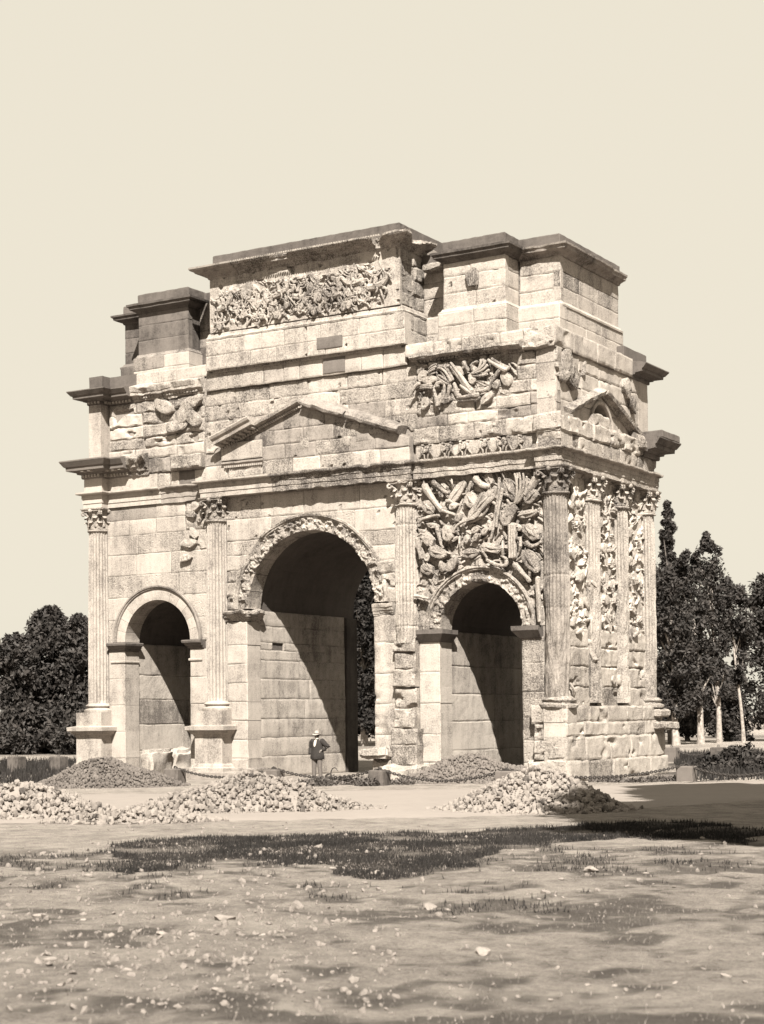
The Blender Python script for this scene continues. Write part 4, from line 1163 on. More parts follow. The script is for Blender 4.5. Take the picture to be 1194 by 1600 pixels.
def horse(u, z, s, f, rear, r):
    mb = MB(); c, q = math.cos(rear), math.sin(rear)
    def P(x, y): return (u + s * f * (x * c - y * q), z + s * (x * q + y * c))
    n = .36 + r.uniform(-.01, .03)
    limb(mb, [P(-.42, .55), P(.0, .52), P(.40, .60)], .19 * s, .20 * s, n)
    limb(mb, [P(.40, .62), P(.62, .85), P(.70, 1.05)], .16 * s, .10 * s, n + .03)
    limb(mb, [P(.70, 1.05), P(.82, .98), P(.95, .82)], .10 * s, .06 * s, n + .05)
    for (x, k1, k2) in ((.38, (.62, .32), (.50, .08)), (.30, (.30, .2), (.42, -.12)), (-.40, (-.35, .2), (-.55, -.12)), (-.48, (-.62, .25), (-.42, .0))):
        limb(mb, [P(x, .45), P(*k1), P(*k2)], .09 * s, .04 * s, n)
    limb(mb, [P(-.58, .6), P(-.78, .55), P(-.82, .25)], .05 * s, .04 * s, n - .01)
    limb(mb, [P(.0, .62), P(.05, .85), P(.02, 1.05)], .11 * s, .12 * s, n + .05)
    mb.add(*domeVF(FRONT, *P(.04, 1.24), n + .03, .20 * s, .18 * s, .13 * s, 0, ns=10))
    limb(mb, [P(.05, 1.02), P(.30, 1.10), P(.48, 1.30)], .05 * s, .035 * s, n + .08)
    limb(mb, [P(-.02, .66), P(.16, .45), P(.10, .2)], .07 * s, .045 * s, n + .10)
    piece(mb, 'carved_rider', 'worn', battle, .022, 5)
rb = random.Random(21)
for i in range(9):
    u = -2.9 + i * .72 + rb.uniform(-.15, .15)
    horse(u, 15.42 + rb.uniform(-.12, .28), rb.uniform(.55, .68), rb.choice((-1, 1)), rb.uniform(-.2, .5), rb)
for i in range(22):
    u = -3.2 + i * .30 + rb.uniform(-.1, .1)
    soldier(u, rb.choice((15.22, 15.30, 15.62, 15.78)) + rb.uniform(-.04, .04), rb.uniform(.55, .80), rb.choice((-1, 1)), rb.uniform(-.6, .6), rb)
for i in range(10):                            # the fallen along the ground line
    u = -3.1 + i * .66 + rb.uniform(-.2, .2)
    soldier(u, 15.28 + rb.uniform(-.05, .05), .6, rb.choice((-1, 1)), rb.choice((-1.4, 1.4)), rb)
for i in range(14):
    u = rb.uniform(-3.2, 3.2); z = rb.uniform(15.5, 16.3); a = rb.uniform(30, 150); L_ = rb.uniform(.4, .8)
    mb = MB(); mb.add(*tube_in(FRONT, [(u, z, .44), (u + L_ * math.cos(R(a)), z + L_ * math.sin(R(a)), .42)], [.028, .022], 6))
    piece(mb, 'carved_spear', 'worn', battle, .01)
# gladiators on the frieze of the right bay
frz = MB()
def small_fig(u, z, s, f, r):
    mb = MB()
    def P(x, y): return (u + s * f * x, z + s * y)
    n = .21
    for pts, a, b in (([P(0, .4), P(.02, .6), P(.05, .8)], .11, .13), ([P(.02, .42), P(.2, .25), P(.22, 0)], .08, .05), ([P(-.03, .42), P(-.15, .2), P(-.32, .03)], .08, .05), ([P(.05, .78), P(.28, .74), P(.45, .9)], .05, .04)):
        limb(mb, pts, a * s, b * s, n)
    mb.add(*domeVF(FRONT, *P(.06, .98), n, .2 * s, .18 * s, .12 * s, 0, ns=9))
    mb.add(*domeVF(FRONT, *P(.26, .55), n + .03, .28 * s, .20 * s, .04, 80, ns=12))
    piece(mb, 'carved_gladiator', 'carved', naval, .02, 6)
for i in range(11):
    small_fig(4.55 + i * .34 + rb.uniform(-.06, .06), 9.96, .44, (-1) ** i, rb)
# bust on the right side block
mb = MB(); mb.add(*domeVF(FRONT, 6.25, 15.72, -.22, .62, .42, .12, 80, ns=16)); 
for k in range(6):
    mb.add(*tube_in(FRONT, [(6.02 + k * .09, 15.95 - abs(k - 2.5) * .05, -.12), (6.08 + k * .08, 15.65, -.08), (6.14 + k * .06, 15.42, -.10)], [.03, .035, .03], 6))
piece(mb, 'carved_bust', 'worn', arch, .025)
# battered relief on the left panel of the lower attic
mb = MB()
for (u, z, L_, W_, a) in ((-6.0, 12.75, .9, .5, -30), (-5.0, 12.5, 1.1, .6, 60), (-4.7, 12.2, .8, .5, -40), (-5.4, 12.0, .9, .4, 10), (-4.6, 12.8, .6, .4, 30)):
    mb = MB(); mb.add(*domeVF(FRONT, u, z, .05, L_, W_, .20, a, ns=18)); piece(mb, 'worn_carving', 'worn', arch, .11, 2.2)
# remains of trophies beside the second column
for (u, z, L_, W_, a) in ((-4.65, 9.15, .5, .35, 30), (-4.5, 8.75, .45, .3, 70), (-4.75, 8.2, .5, .3, -50), (-5.0, 7.85, .7, .3, 10), (-4.9, 8.9, .5, .25, -20), (-5.15, 7.3, .5, .25, 5)):
    mb = MB(); mb.add(*domeVF(FRONT, u, z, .03, L_, W_, .14, a, ns=14)); piece(mb, 'worn_carving', 'worn', arch, .09, 3)
# trophies between the columns of the right flank
rs_ = random.Random(31)
flank = [(.87, 8.51), (.76, 8.2), (3.03, 7.9), (5.28, 8.35), (5.63, 8.86), (.8, 6.7), (3.08, 6.75), (5.43, 6.8), (1.45, 6.0), (2.44, 5.8), (4.95, 5.85), (5.96, 6.2), (.65, 7.79), (1.91, 5.2), (3.44, 5.4), (5.45, 7.2), (2.33, 5.8), (.91, 4.6), (3.0, 4.7), (3.72, 4.5), (5.68, 5.15), (4.77, 5.8), (5.39, 4.4), (2.27, 4.0), (2.25, 3.45), (3.98, 2.8), (4.48, 2.8), (.68, 2.4), (5.79, 1.6), (4.78, 1.9)]
for i in range(6): flank.append((rs_.choice((rs_.uniform(.5, 2.0), rs_.uniform(2.95, 4.3), rs_.uniform(5.2, 6.7))), rs_.uniform(4.2, 9.1)))
for i, (u, z) in enumerate(flank):
    mb = MB()
    if i % 3 == 0:
        a = rs_.uniform(20, 160); L_ = rs_.uniform(.3, .6); r_ = rs_.uniform(.05, .10)
        mb.add(*tube_in(SIDE, [(u - math.cos(R(a)) * L_ / 2, z - math.sin(R(a)) * L_ / 2, .12), (u, z, .22), (u + math.cos(R(a)) * L_ / 2, z + math.sin(R(a)) * L_ / 2, .14)], [r_ * .6, r_, r_ * .8], 8))
    else:
        mb.add(*domeVF(SIDE, u, z, .10, rs_.uniform(.25, .55), rs_.uniform(.2, .35), rs_.uniform(.05, .14), rs_.uniform(0, 180), ns=12, hexa=rs_.random() < .5))
    piece(mb, ['carved_spear', 'carved_shield', 'carved_shield'][i % 3], 'pale', side_wall, .05, 4)
for k_, (g0, g1) in enumerate(((.34, 2.10), (2.86, 4.38), (5.14, 6.74))):
    it_ = stamp_list(random.Random(50 + k_), 150, g0, g1, 4.1, 9.2, .07, .22, .03, .13)
    relief_sheet(SIDE, g0, g1, 3.9, 9.32, lambda U, Z: .05 + stamps(U, Z, None, it_) * np.clip((Z - 3.95) * 1.5, .25, 1) + fbm(U * 2.4, Z * 2.4, k_ + .5, 83, 4) * .09 + fbm(U * 9, Z * 9, 1.2, 64, 3) * .014, .026, 'pale', arch, 'flank_relief', depth=.05)
# sea figures in the corners above the flank's gable
for (u, z, L_, W_, t_, a) in ((.55, 12.75, .8, .5, .22, 70), (.95, 12.25, .9, .6, .25, -40), (.35, 12.2, .6, .4, .2, 20), (5.3, 12.6, .7, .4, .2, -60), (5.8, 12.1, .7, .35, .2, -50), (2.0, 12.75, .5, .12, .1, 75)):
    mb = MB(); mb.add(*domeVF(SIDE, u, z, .08, L_, W_, t_, a, ns=16)); piece(mb, 'carved_triton', 'worn', side_wall, .10, 3)

# passage walls seen through the openings
PM = Frame((-RM - .12, 0, 0), (0, 1, 0), (1, 0, 0))
rows(PM, .76, 6.32, [GZ, .35, 1.0, 1.65, 2.35, 3.05, 3.7, 4.05], .07, .14, 'inner', core, bl=2.7, depth=.1, mats=['inner', 'inner', 'inner', 'pale'])
for a_, b_ in ((.76, 1.55), (2.25, 4.1), (4.1, 6.32)): block(PM, a_, b_, 4.05, 4.32, .07, .14, 'inner', core, depth=.1)
rows(PM, .76, 6.32, [4.32, 4.9, 5.42], .07, .14, 'inner', core, bl=2.7, depth=.1)
for xw in (XS - RS - .10, -XS - RS - .10):
    fw_ = Frame((xw, 0, 0), (0, 1, 0), (1, 0, 0))
    rows(fw_, .76, 6.3, [GZ, .55, 1.5, 2.4, 3.3, 4.42], .06, .13, 'inner', core, bl=2.8, depth=.1)
for (y0, y1, h, x) in ((.8, 2.3, .75, -XS - RS), (2.3, 4.2, .85, -XS - RS), (4.2, 6.0, .6, -XS - RS)):
    slab('fallen_footing', x - .1, x + .42, y0, y1, GZ - .1, h - .25, 'pale', arch, res=.12, er=.22, esc=1.3, bevel=.14, smooth=True)

# ------------------------------------------------------------------ ground
FPX = 2692.97
def at(px, py, z=GZ):
    """the point of the level z that the photograph shows at (px, py)"""
    d = fwd + rg2 * ((px - 597) / FPX) - up2 * ((py - 1033.4) / FPX)
    t = (z - CAM.z) / d.z
    return CAM + d * t
fh = Vector((math.sin(YAW), math.cos(YAW))); rh = Vector((math.cos(YAW), -math.sin(YAW)))
def cam_ld(X, Y):
    dx, dy = X - CAM.x, Y - CAM.y
    return dx * rh.x + dy * rh.y, dx * fh.x + dy * fh.y

def poly_mask(X, Y, pts):
    inside = np.zeros(X.shape, bool)
    n = len(pts)
    for i in range(n):
        x0, y0 = pts[i]; x1, y1 = pts[(i + 1) % n]
        c = ((y0 > Y) != (y1 > Y)) & (X < (x1 - x0) * (Y - y0) / (y1 - y0 + 1e-12) + x0)
        inside ^= c
    return inside
band_px = [(120, 1322), (280, 1311), (450, 1305), (600, 1303), (750, 1299), (880, 1291), (1000, 1280), (1200, 1296), (1200, 1322), (970, 1308), (860, 1326), (760, 1326), (700, 1346), (640, 1374), (560, 1372), (470, 1352), (400, 1342), (330, 1348), (250, 1364), (130, 1380), (190, 1345)]
band = [(p.x, p.y) for p in (at(*q) for q in band_px)]
left_bank = [(p.x, p.y) for p in (at(*q) for q in [(-60, 1190), (128, 1190), (140, 1200), (60, 1226), (-60, 1228)])]
right_bank = [(p.x, p.y) for p in (at(*q) for q in [(1045, 1180), (1300, 1172), (1300, 1219), (1085, 1220), (1060, 1205)])]

def turf_amount(X, Y):
    """how much dark living grass covers the soil: 0 bare, 1 dense"""
    jx = fbm(X * .9, Y * .9, 0.3, 501, 3) * .9; jy = fbm(X * .9, Y * .9, 7.3, 503, 3) * .9
    t = poly_mask(X + jx, Y + jy, band).astype(float) * np.clip(.86 + .75 * fbm(X * 1.1, Y * 1.1, 5.0, 521, 4), .25, .95)
    t = np.maximum(t, poly_mask(X + jx, Y + jy, left_bank) * .9)
    t = np.maximum(t, poly_mask(X + jx, Y + jy, right_bank) * .9)
    lat, d = cam_ld(X, Y)
    fg = np.clip((29 - d) / 3, 0, 1)
    big = fbm(X * .28, Y * .5, 2.0, 509, 4)
    sm = fbm(X * 1.6, Y * 1.6, 4.0, 511, 3)
    side = np.clip((lat / np.maximum(d, 1) + .02) / .16, 0, 1)          # the right of the field is grassier
    t = np.maximum(t, fg * np.clip(.20 + .24 * side + .8 * big + 1.1 * sm + .5 * fbm(X * 5.0, Y * 5.0, 9.0, 515, 2), 0, .66))
    far = np.clip((d - 66) / 10, 0, 1)
    t = np.maximum(t, far * np.clip(.35 + .8 * big, 0, .8))
    return t
def ground_z(X, Y):
    lat, d = cam_ld(X, Y)
    fg = np.clip((30 - d) / 8, 0, 1)
    return GZ + fg * (fbm(X * .35, Y * .35, 1.0, 601, 3) * .07 + fbm(X * 1.7, Y * 1.7, 2.0, 603, 3) * .02 + np.clip(fbm(X * 5.5, Y * 5.5, 6.0, 607, 4, .75), -.1, 1) * .03) + fbm(X * 5, Y * 5, 3.0, 605, 2) * .012

def axis(d0, d1, step, lo, hi):
    v = list(np.arange(d0, d1, step)); s = step; a = d1
    while a < hi: v.append(a); s *= 1.35; a += s
    s = step; a = d0 - step
    w = []
    while a > lo: w.append(a); s *= 1.35; a -= s
    return np.array(w[::-1] + v)
gx = axis(10, 30.5, .055, -1500, 1500); gy = axis(-40, -19, .06, -400, 2200)
GX, GY = np.meshgrid(gx, gy, indexing='ij')
V = np.stack([GX, GY, ground_z(GX, GY)], -1).reshape(-1, 3)
gm = bpy.data.materials.new('dusty ground'); gm.use_nodes = True
nt = gm.node_tree; b = nt.nodes['Principled BSDF']; b.inputs['Roughness'].default_value = 1; b.inputs['Specular IOR Level'].default_value = .05
at_ = nn(nt, 'ShaderNodeAttribute'); at_.attribute_name = 'turf'
geo = nn(nt, 'ShaderNodeNewGeometry')
def gnoise(sc, det, ro):
    n = nn(nt, 'ShaderNodeTexNoise'); n.inputs['Scale'].default_value = sc; n.inputs['Detail'].default_value = det; n.inputs['Roughness'].default_value = ro
    nt.links.new(geo.outputs['Position'], n.inputs[0]); return n
n1, n2 = gnoise(1.6, 12, .85), gnoise(34, 7, .85)
soil = ramp(nt, [(.38, sep(.06)), (.47, sep(.185)), (.57, sep(.30))]); sm_ = nn(nt, 'ShaderNodeMix', data_type='FLOAT'); sm_.inputs[0].default_value = .42; nt.links.new(n1.outputs['Fac'], sm_.inputs[2]); nt.links.new(n2.outputs['Fac'], sm_.inputs[3]); nt.links.new(sm_.outputs[0], soil.inputs[0])
turf = ramp(nt, [(.30, sep(.018)), (.6, sep(.05)), (.8, sep(.09))]); nt.links.new(n2.outputs['Fac'], turf.inputs[0])
ma = nn(nt, 'ShaderNodeMath', operation='MULTIPLY_ADD'); nt.links.new(n2.outputs['Fac'], ma.inputs[0]); ma.inputs[1].default_value = .9; ma.inputs[2].default_value = -.45
mb_ = nn(nt, 'ShaderNodeMath', operation='ADD'); mb_.use_clamp = True
nt.links.new(ma.outputs[0], mb_.inputs[0]); nt.links.new(at_.outputs['Fac'], mb_.inputs[1])
st_ = ramp(nt, [(.25, 0.0), (.85, 1.0)]); nt.links.new(mb_.outputs[0], st_.inputs[0])
mx = nn(nt, 'ShaderNodeMix', data_type='RGBA'); nt.links.new(st_.outputs[0], mx.inputs[0])
nt.links.new(soil.outputs[0], mx.inputs[6]); nt.links.new(turf.outputs[0], mx.inputs[7]); nt.links.new(mx.outputs[2], b.inputs['Base Color'])
bp = nn(nt, 'ShaderNodeBump'); bp.inputs['Strength'].default_value = 1.0; bp.inputs['Distance'].default_value = .07
nt.links.new(n2.outputs['Fac'], bp.inputs['Height']); nt.links.new(bp.outputs[0], b.inputs['Normal'])
ground = mk('ground', V, grid_faces(len(gx), len(gy)), gm, smooth=True)
ground['kind'] = 'structure'
ta = ground.data.attributes.new('turf', 'FLOAT', 'POINT')
ta.data.foreach_set('value', turf_amount(GX, GY).reshape(-1).astype(np.float32))

# road: a smooth pale strip in front of the monument
def road_pts():
    top = [(-200, 1247), (100, 1242), (350, 1239), (600, 1235), (850, 1231), (1170, 1221), (1400, 1213)]
    bot = [(-200, 1290), (100, 1287), (350, 1284), (600, 1280), (850, 1274), (1170, 1252), (1400, 1240)]
    return [at(*p) for p in top], [at(*p) for p in bot]
ta_, tb_ = road_pts()
k = 60; nv_ = 24
tt = np.linspace(0, 1, len(ta_)); ts = np.linspace(0, 1, k)
A_ = np.stack([np.interp(ts, tt, [p[i] for p in ta_]) for i in (0, 1)], 1); B_ = np.stack([np.interp(ts, tt, [p[i] for p in tb_]) for i in (0, 1)], 1)
s_ = np.linspace(0, 1, nv_)
RX = A_[:, None, 0] * (1 - s_) + B_[:, None, 0] * s_; RY = A_[:, None, 1] * (1 - s_) + B_[:, None, 1] * s_
ed = np.minimum(s_, 1 - s_)[None, :]
RX = RX + fbm(RX * .8, RY * .8, .4, 41, 3) * .5 * (ed < .01); RY = RY + fbm(RX * .8, RY * .8, 3.4, 43, 3) * .5 * (ed < .01)
RZ = GZ + .022 + .03 * np.clip(ed * 6, 0, 1) * (1 + .4 * fbm(RX, RY, .2, 45, 3)) - .05 * (ed < .01)
rm = stone_mat('road dust', sep(.172), sep(.135), stain=.42, grit=.25, rand=0, bump=.25, scale=1.2)
road = mk('road', np.stack([RX, RY, RZ], -1).reshape(-1, 3), grid_faces(k, nv_)[:, ::-1].copy(), rm, smooth=True)
road['kind'] = 'structure'

# ------------------------------------------------------------------ grass (nobody could count it)
def blades(name, X, Y, h, w, mat, label, seed, lean=.5, zoff=0.0):
    r = np.random.RandomState(seed); n = len(X)
    Z = ground_z(X, Y) + zoff - .01
    hh = h * r.uniform(.5, 1.3, n); a = r.uniform(0, 2 * np.pi, n); l = r.uniform(0, lean, n) * hh; la = r.uniform(0, 2 * np.pi, n)
    ww = w * r.uniform(.7, 1.4, n)
    P0 = np.stack([X - np.cos(a) * ww / 2, Y - np.sin(a) * ww / 2, Z], 1); P1 = np.stack([X + np.cos(a) * ww / 2, Y + np.sin(a) * ww / 2, Z], 1)
    P2 = np.stack([X + np.cos(la) * l, Y + np.sin(la) * l, Z + hh], 1)
    V = np.stack([P0, P1, P2], 1).reshape(-1, 3)
    F = np.arange(3 * n).reshape(-1, 3)
    o = mk(name, V, F, mat)
    tag(o, label, 'grass', kind='stuff')
    return o
def scatter(n, xr, yr, seed, fn):
    r = np.random.RandomState(seed)
    X = r.uniform(*xr, n); Y = r.uniform(*yr, n)
    keep = r.uniform(0, 1, n) < fn(X, Y)
    return X[keep], Y[keep]
bx = [p[0] for p in band]; by = [p[1] for p in band]
X, Y = scatter(240000, (min(bx) - 1, max(bx) + 1), (min(by) - 1, max(by) + 1), 3, lambda X, Y: np.clip((turf_amount(X, Y) - .6) * 3.2, 0, 1) * np.clip(.62 + fbm(X * 1.9, Y * 1.9, 1., 77, 4) * 2.0, .05, 1))
blades('grass', X, Y, .075, .016, 'grass_dark', 'dark band of living grass between the road and the dry field', 5)
def fgden(X, Y):
    lat, d = cam_ld(X, Y)
    vis = (np.abs(lat) < d * .26 + .5) & (d > 10) & (d < 30)
    return vis * np.clip(turf_amount(X, Y) * .55 - .12, 0, 1)
X, Y = scatter(420000, (6, 31), (-42, -18), 9, fgden)
blades('dry_grass', X, Y, .034, .012, 'grass_dry', 'short dry grass of the stony field in the foreground', 6, 1.0)
for i, (pp, lab) in enumerate(((left_bank, 'dark rough grass left of the monument behind the dark gravel heap'), (right_bank, 'dark rough grass right of the monument behind the chain'))):
    xs = [p[0] for p in pp]; ys = [p[1] for p in pp]
    X, Y = scatter(30000, (min(xs), max(xs)), (min(ys), max(ys)), 13 + i, lambda X, Y: poly_mask(X, Y, pp) * np.clip(.7 + fbm(X * .7, Y * .7, 1., 79, 3), 0, 1))
    blades('rough_grass', X, Y, .30, .05, 'grass_dark', lab, 15 + i, .6)
# weeds at the foot of the monument
def weeds(pxs, n, h, label, seed):
    r = np.random.RandomState(seed); V = []; F = []
    for (px, py, rad) in pxs:
        c = at(px, py)
        for i in range(n):
            a = r.uniform(0, 2 * np.pi); q = rad * math.sqrt(r.uniform(0, 1))
            x, y = c.x + q * math.cos(a), c.y + q * math.sin(a)
            z = GZ + r.uniform(0, h) * (1 - .6 * q / rad)
            s = r.uniform(.03, .075); t = r.normal(size=3); t /= np.linalg.norm(t); u = np.cross(t, r.normal(size=3)); u /= np.linalg.norm(u)
            p = np.array([x, y, z]); k = len(V)
            V += [p - t * s, p + u * s * .5, p + t * s, p - u * s * .5]; F.append((k, k + 1, k + 2, k + 3))
    o = mk('weeds', V, F, 'leaf2'); tag(o, label, 'weeds', kind='stuff')
weeds([(500, 1228, .5), (520, 1226, .6), (540, 1225, .6), (560, 1226, .5), (575, 1228, .4), (475, 1231, .3)], 420, .32, 'dark weeds growing along the chain below the standing man', 3)
weeds([(945, 1222, .5), (970, 1222, .5), (1000, 1222, .5), (1030, 1221, .5), (1055, 1220, .4)], 260, .20, 'low dark weeds along the chain at the right', 4)
weeds([(628, 1226, .4), (642, 1222, .4), (665, 1216, .3)], 260, .28, 'dark weeds beside the grey rubble heap under the right pier', 8)

# ------------------------------------------------------------------ stones
def stone_mesh(name, seed, mat, sub=2, flat=.7, rough=.28, sharp=True):
    r = random.Random(seed)
    import bmesh
    bm = bmesh.new(); bmesh.ops.create_icosphere(bm, subdivisions=sub, radius=1.0)
    cuts = []
    for i in range(9):
        d = Vector((r.gauss(0, 1), r.gauss(0, 1), r.gauss(0, 1))).normalized(); cuts.append((d, r.uniform(.55, .9)))
    for v in bm.verts:
        p = v.co.copy()
        if sharp:
            for d, q in cuts:
                k = p.dot(d)
                if k > q: p -= d * (k - q)
        p *= 1 + rough * float(vn(p.x * 2 + seed, p.y * 2, p.z * 2, seed)) * .5
        v.co = Vector((p.x * 1.15, p.y * .9, p.z * flat))
    me = bpy.data.meshes.new(name); bm.to_mesh(me); bm.free(); me.materials.append(M[mat])
    return me
hs = [stone_mesh('stone', 40 + i, 'heap', 1, .62, .5) for i in range(8)]
hsd = [stone_mesh('stone', 60 + i, 'heap_dark', 1, .75) for i in range(6)]

def heap(px, py, rl, rd, H, size, n_ind, n_rest, meshes, mat, label, seed, pw=1.25, skirt=1.15):
    r = random.Random(seed); c = at(px, py)
    root = empty('stone_heap', (c.x, c.y, GZ)); tag(root, label, 'stone heap', 'heaps of broken stone')
    hx_ = np.linspace(-1.3, 1.3, 61)                      # lumpiness of this heap, sampled once
    HN = vn(hx_[:, None] * rl * 1.1, hx_[None, :] * rd * 1.1, seed * .37, 3)
    def hz(a, b):
        q = math.hypot(a / rl, b / rd)
        i = min(60, max(0, int(round((a / rl + 1.3) / 2.6 * 60)))); j = min(60, max(0, int(round((b / rd + 1.3) / 2.6 * 60))))
        return H * max(0, 1 - q ** pw) * (1 + .22 * HN[i, j])
    # inner mass
    na, nr_ = 40, 14; V = [(0, 0, hz(0, 0) - size)]; F = []
    for i in range(1, nr_ + 1):
        for j in range(na):
            t = i / nr_; a = 2 * math.pi * j / na
            x, y = rl * t * math.cos(a), rd * t * math.sin(a)
            V.append((x * rh.x + y * fh.x, x * rh.y + y * fh.y, max(-.1, hz(x, y) - size * 1.1)))
    F += [(0, 1 + j, 1 + (j + 1) % na) for j in range(na)]
    for i in range(nr_ - 1):
        for j in range(na): F.append((1 + i * na + j, 1 + (i + 1) * na + j, 1 + (i + 1) * na + (j + 1) % na, 1 + i * na + (j + 1) % na))
    mbx = MB(); mbx.add(V, F)
    pts = []
    for i in range(n_ind + n_rest):
        a = r.uniform(0, 2 * math.pi); q = math.sqrt(r.random()) * skirt
        x, y = rl * q * math.cos(a), rd * q * math.sin(a)
        z = hz(x, y)
        if q > 1 and r.random() < (q - 1) / (skirt - 1) * .9: continue
        s = size * r.choice((.4, .55, .7, .85, 1, 1.55)) * r.uniform(.8, 1.15)
        pts.append((x, y, z + s * .1, s))
    pts.sort(key=lambda p: p[1] - 3 * p[3])          # nearest and largest first
    arr = [np.array([v.co[:] for v in me.vertices]) for me in meshes]; fcs = [[tuple(p.vertices) for p in me.polygons] for me in meshes]
    front_ = [p for p in pts if p[1] < rd * .35]; rest = [p for p in pts if p[1] >= rd * .35]
    r.shuffle(front_)
    ind = front_[:n_ind]; rest += front_[n_ind:]
    for (x, y, z, s) in ind:
        o = bpy.data.objects.new('stone', r.choice(meshes)); link(o, root)
        o.location = (x * rh.x + y * fh.x, x * rh.y + y * fh.y, z); o.scale = (s * r.uniform(.8, 1.2), s * r.uniform(.8, 1.2), s)
        o.rotation_euler = (r.uniform(0, 6.3), r.uniform(0, 6.3), r.uniform(0, 6.3))
    for (x, y, z, s) in rest:
        k = r.randrange(len(arr)); m3 = np.array(Euler((r.uniform(0, 6.3), r.uniform(0, 6.3), r.uniform(0, 6.3))).to_matrix())
        mbx.add(arr[k] @ m3.T * s + np.array([x * rh.x + y * fh.x, x * rh.y + y * fh.y, z]), fcs[k])
    o = mbx.build('rubble', mat, root); o['kind'] = 'stuff'
    return root
heap(836, 1266, 2.05, 1.6, .84, .062, 300, 2100, hs, 'heap', 'pale heap of broken road stone on the right, rising before the right pier', 1)
heap(385, 1268, 2.8, 1.6, .72, .062, 300, 2500, hs, 'heap', 'broad pale heap of broken road stone left of centre', 2, pw=1.4)
heap(25, 1277, 2.5, 1.4, .62, .068, 260, 1400, hs, 'heap', 'pale stone heap running out of the picture at the left edge', 3)
heap(205, 1284, 1.7, .8, .22, .065, 100, 500, hs, 'heap', 'low spill of pale stones between the left edge heap and the broad heap', 4)
heap(167, 1229, 2.4, 1.6, .84, .050, 0, 4200, hsd, 'heap_dark', 'dark heap of fine gravel before the left corner column', 5, skirt=1.08)
heap(742, 1222, 2.6, 1.3, .84, .050, 0, 4200, hsd, 'heap_dark', 'dark heap of fine gravel before the right-hand passage', 6, skirt=1.1)

rk = [stone_mesh('rock', 80 + i, 'rock', 2, .55, .4) for i in range(6)]
rocks = [  # px, py, width in photo px, label
    (497, 1325, 19, 'pale stone lying in the dark grass band below the broad heap'),
    (466, 1417, 27, 'pointed pale stone standing up in the bare left foreground'),
    (350, 1438, 38, 'largest light grey stone of the left foreground'),
    (925, 1368, 34, 'flat grey stone right of centre in the dry grass'),
    (853, 1396, 18, 'upright pale stone left of the flat grey stone'),
    (752, 1485, 40, 'flat pale slab in the lower foreground centre'),
    (60, 1433, 24, 'pale stone near the left edge of the field'),
    (78, 1505, 24, 'pale stone low in the left corner of the field'),
    (1030, 1300, 14, 'small stone in shade at the right, leftmost of two by the shadow edge'),
    (1098, 1311, 14, 'small pale stone in shade near the right edge'),
    (1135, 1524, 20, 'pale stone in the lower right corner of the field'),
    (670, 1416, 34, 'cluster stone below the end of the dark grass band'),
    (170, 1332, 12, None), (138, 1376, 16, None), (240, 1347, 9, None), (520, 1358, 17, None), (585, 1363, 20, None), (470, 1337, 12, None), (455, 1336, 10, None),
    (842, 1404, 10, None), (868, 1402, 8, None), (872, 1321, 11, None), (1008, 1299, 8, None), (700, 1417, 10, None), (905, 1396, 8, None), (1055, 1531, 12, None),
    (1100, 1512, 9, None), (918, 1533, 14, None), (770, 1536, 14, None), (960, 1536, 12, None), (380, 1502, 20, None), (170, 1467, 20, None), (590, 1467, 14, None),
    (450, 1503, 18, None), (555, 1492, 12, None), (255, 1462, 22, None), (300, 1470, 14, None), (200, 1520, 16, None), (95, 1545, 16, None), (640, 1350, 9, None), (560, 1330, 8, None),
    (500, 1347, 10, None), (545, 1345, 9, None), (480, 1352, 9, None), (690, 1312, 8, None), (760, 1312, 8, None), (800, 1330, 8, None), (430, 1345, 8, None), (1010, 1370, 10, None), (1060, 1366, 9, None), (980, 1384, 12, None), (880, 1404, 8, None), (330, 1455, 16, None), (410, 1462, 12, None), (520, 1440, 10, None), (130, 1440, 12, None), (720, 1540, 16, None), (860, 1555, 14, None), (470, 1550, 18, None), (340, 1548, 20, None)]
rq = random.Random(77)
for i, (px, py, w, lab) in enumerate(rocks):
    p = at(px, py); d = (p - CAM).dot(fwd); s = w * d / FPX / 2 * .9
    o = bpy.data.objects.new('rock', rk[i % 6]); link(o)
    o.location = (p.x, p.y, float(ground_z(np.array(p.x), np.array(p.y))) + s * .12)
    o.scale = (s, s * .9, s * (1.5 if 'upright' in (lab or '') or 'pointed' in (lab or '') else .9)); o.rotation_euler = (rq.uniform(-.3, .3), rq.uniform(-.3, .3), rq.uniform(0, 6.3))
    reg = ('dark grass band', 'small pale stone lying in or beside the dark grass band') if py < 1380 and px < 900 else (('right', 'small loose stone in the dry grass on the right of the field') if px > 620 else (('low', 'small pale stone in the lowest strip of the left field') if py > 1490 else ('left', 'small pale stone on the bare soil in the middle of the left field')))
    tag(o, lab or reg[1], 'stone', 'loose stones in the field' if lab else 'loose stones: ' + reg[0])
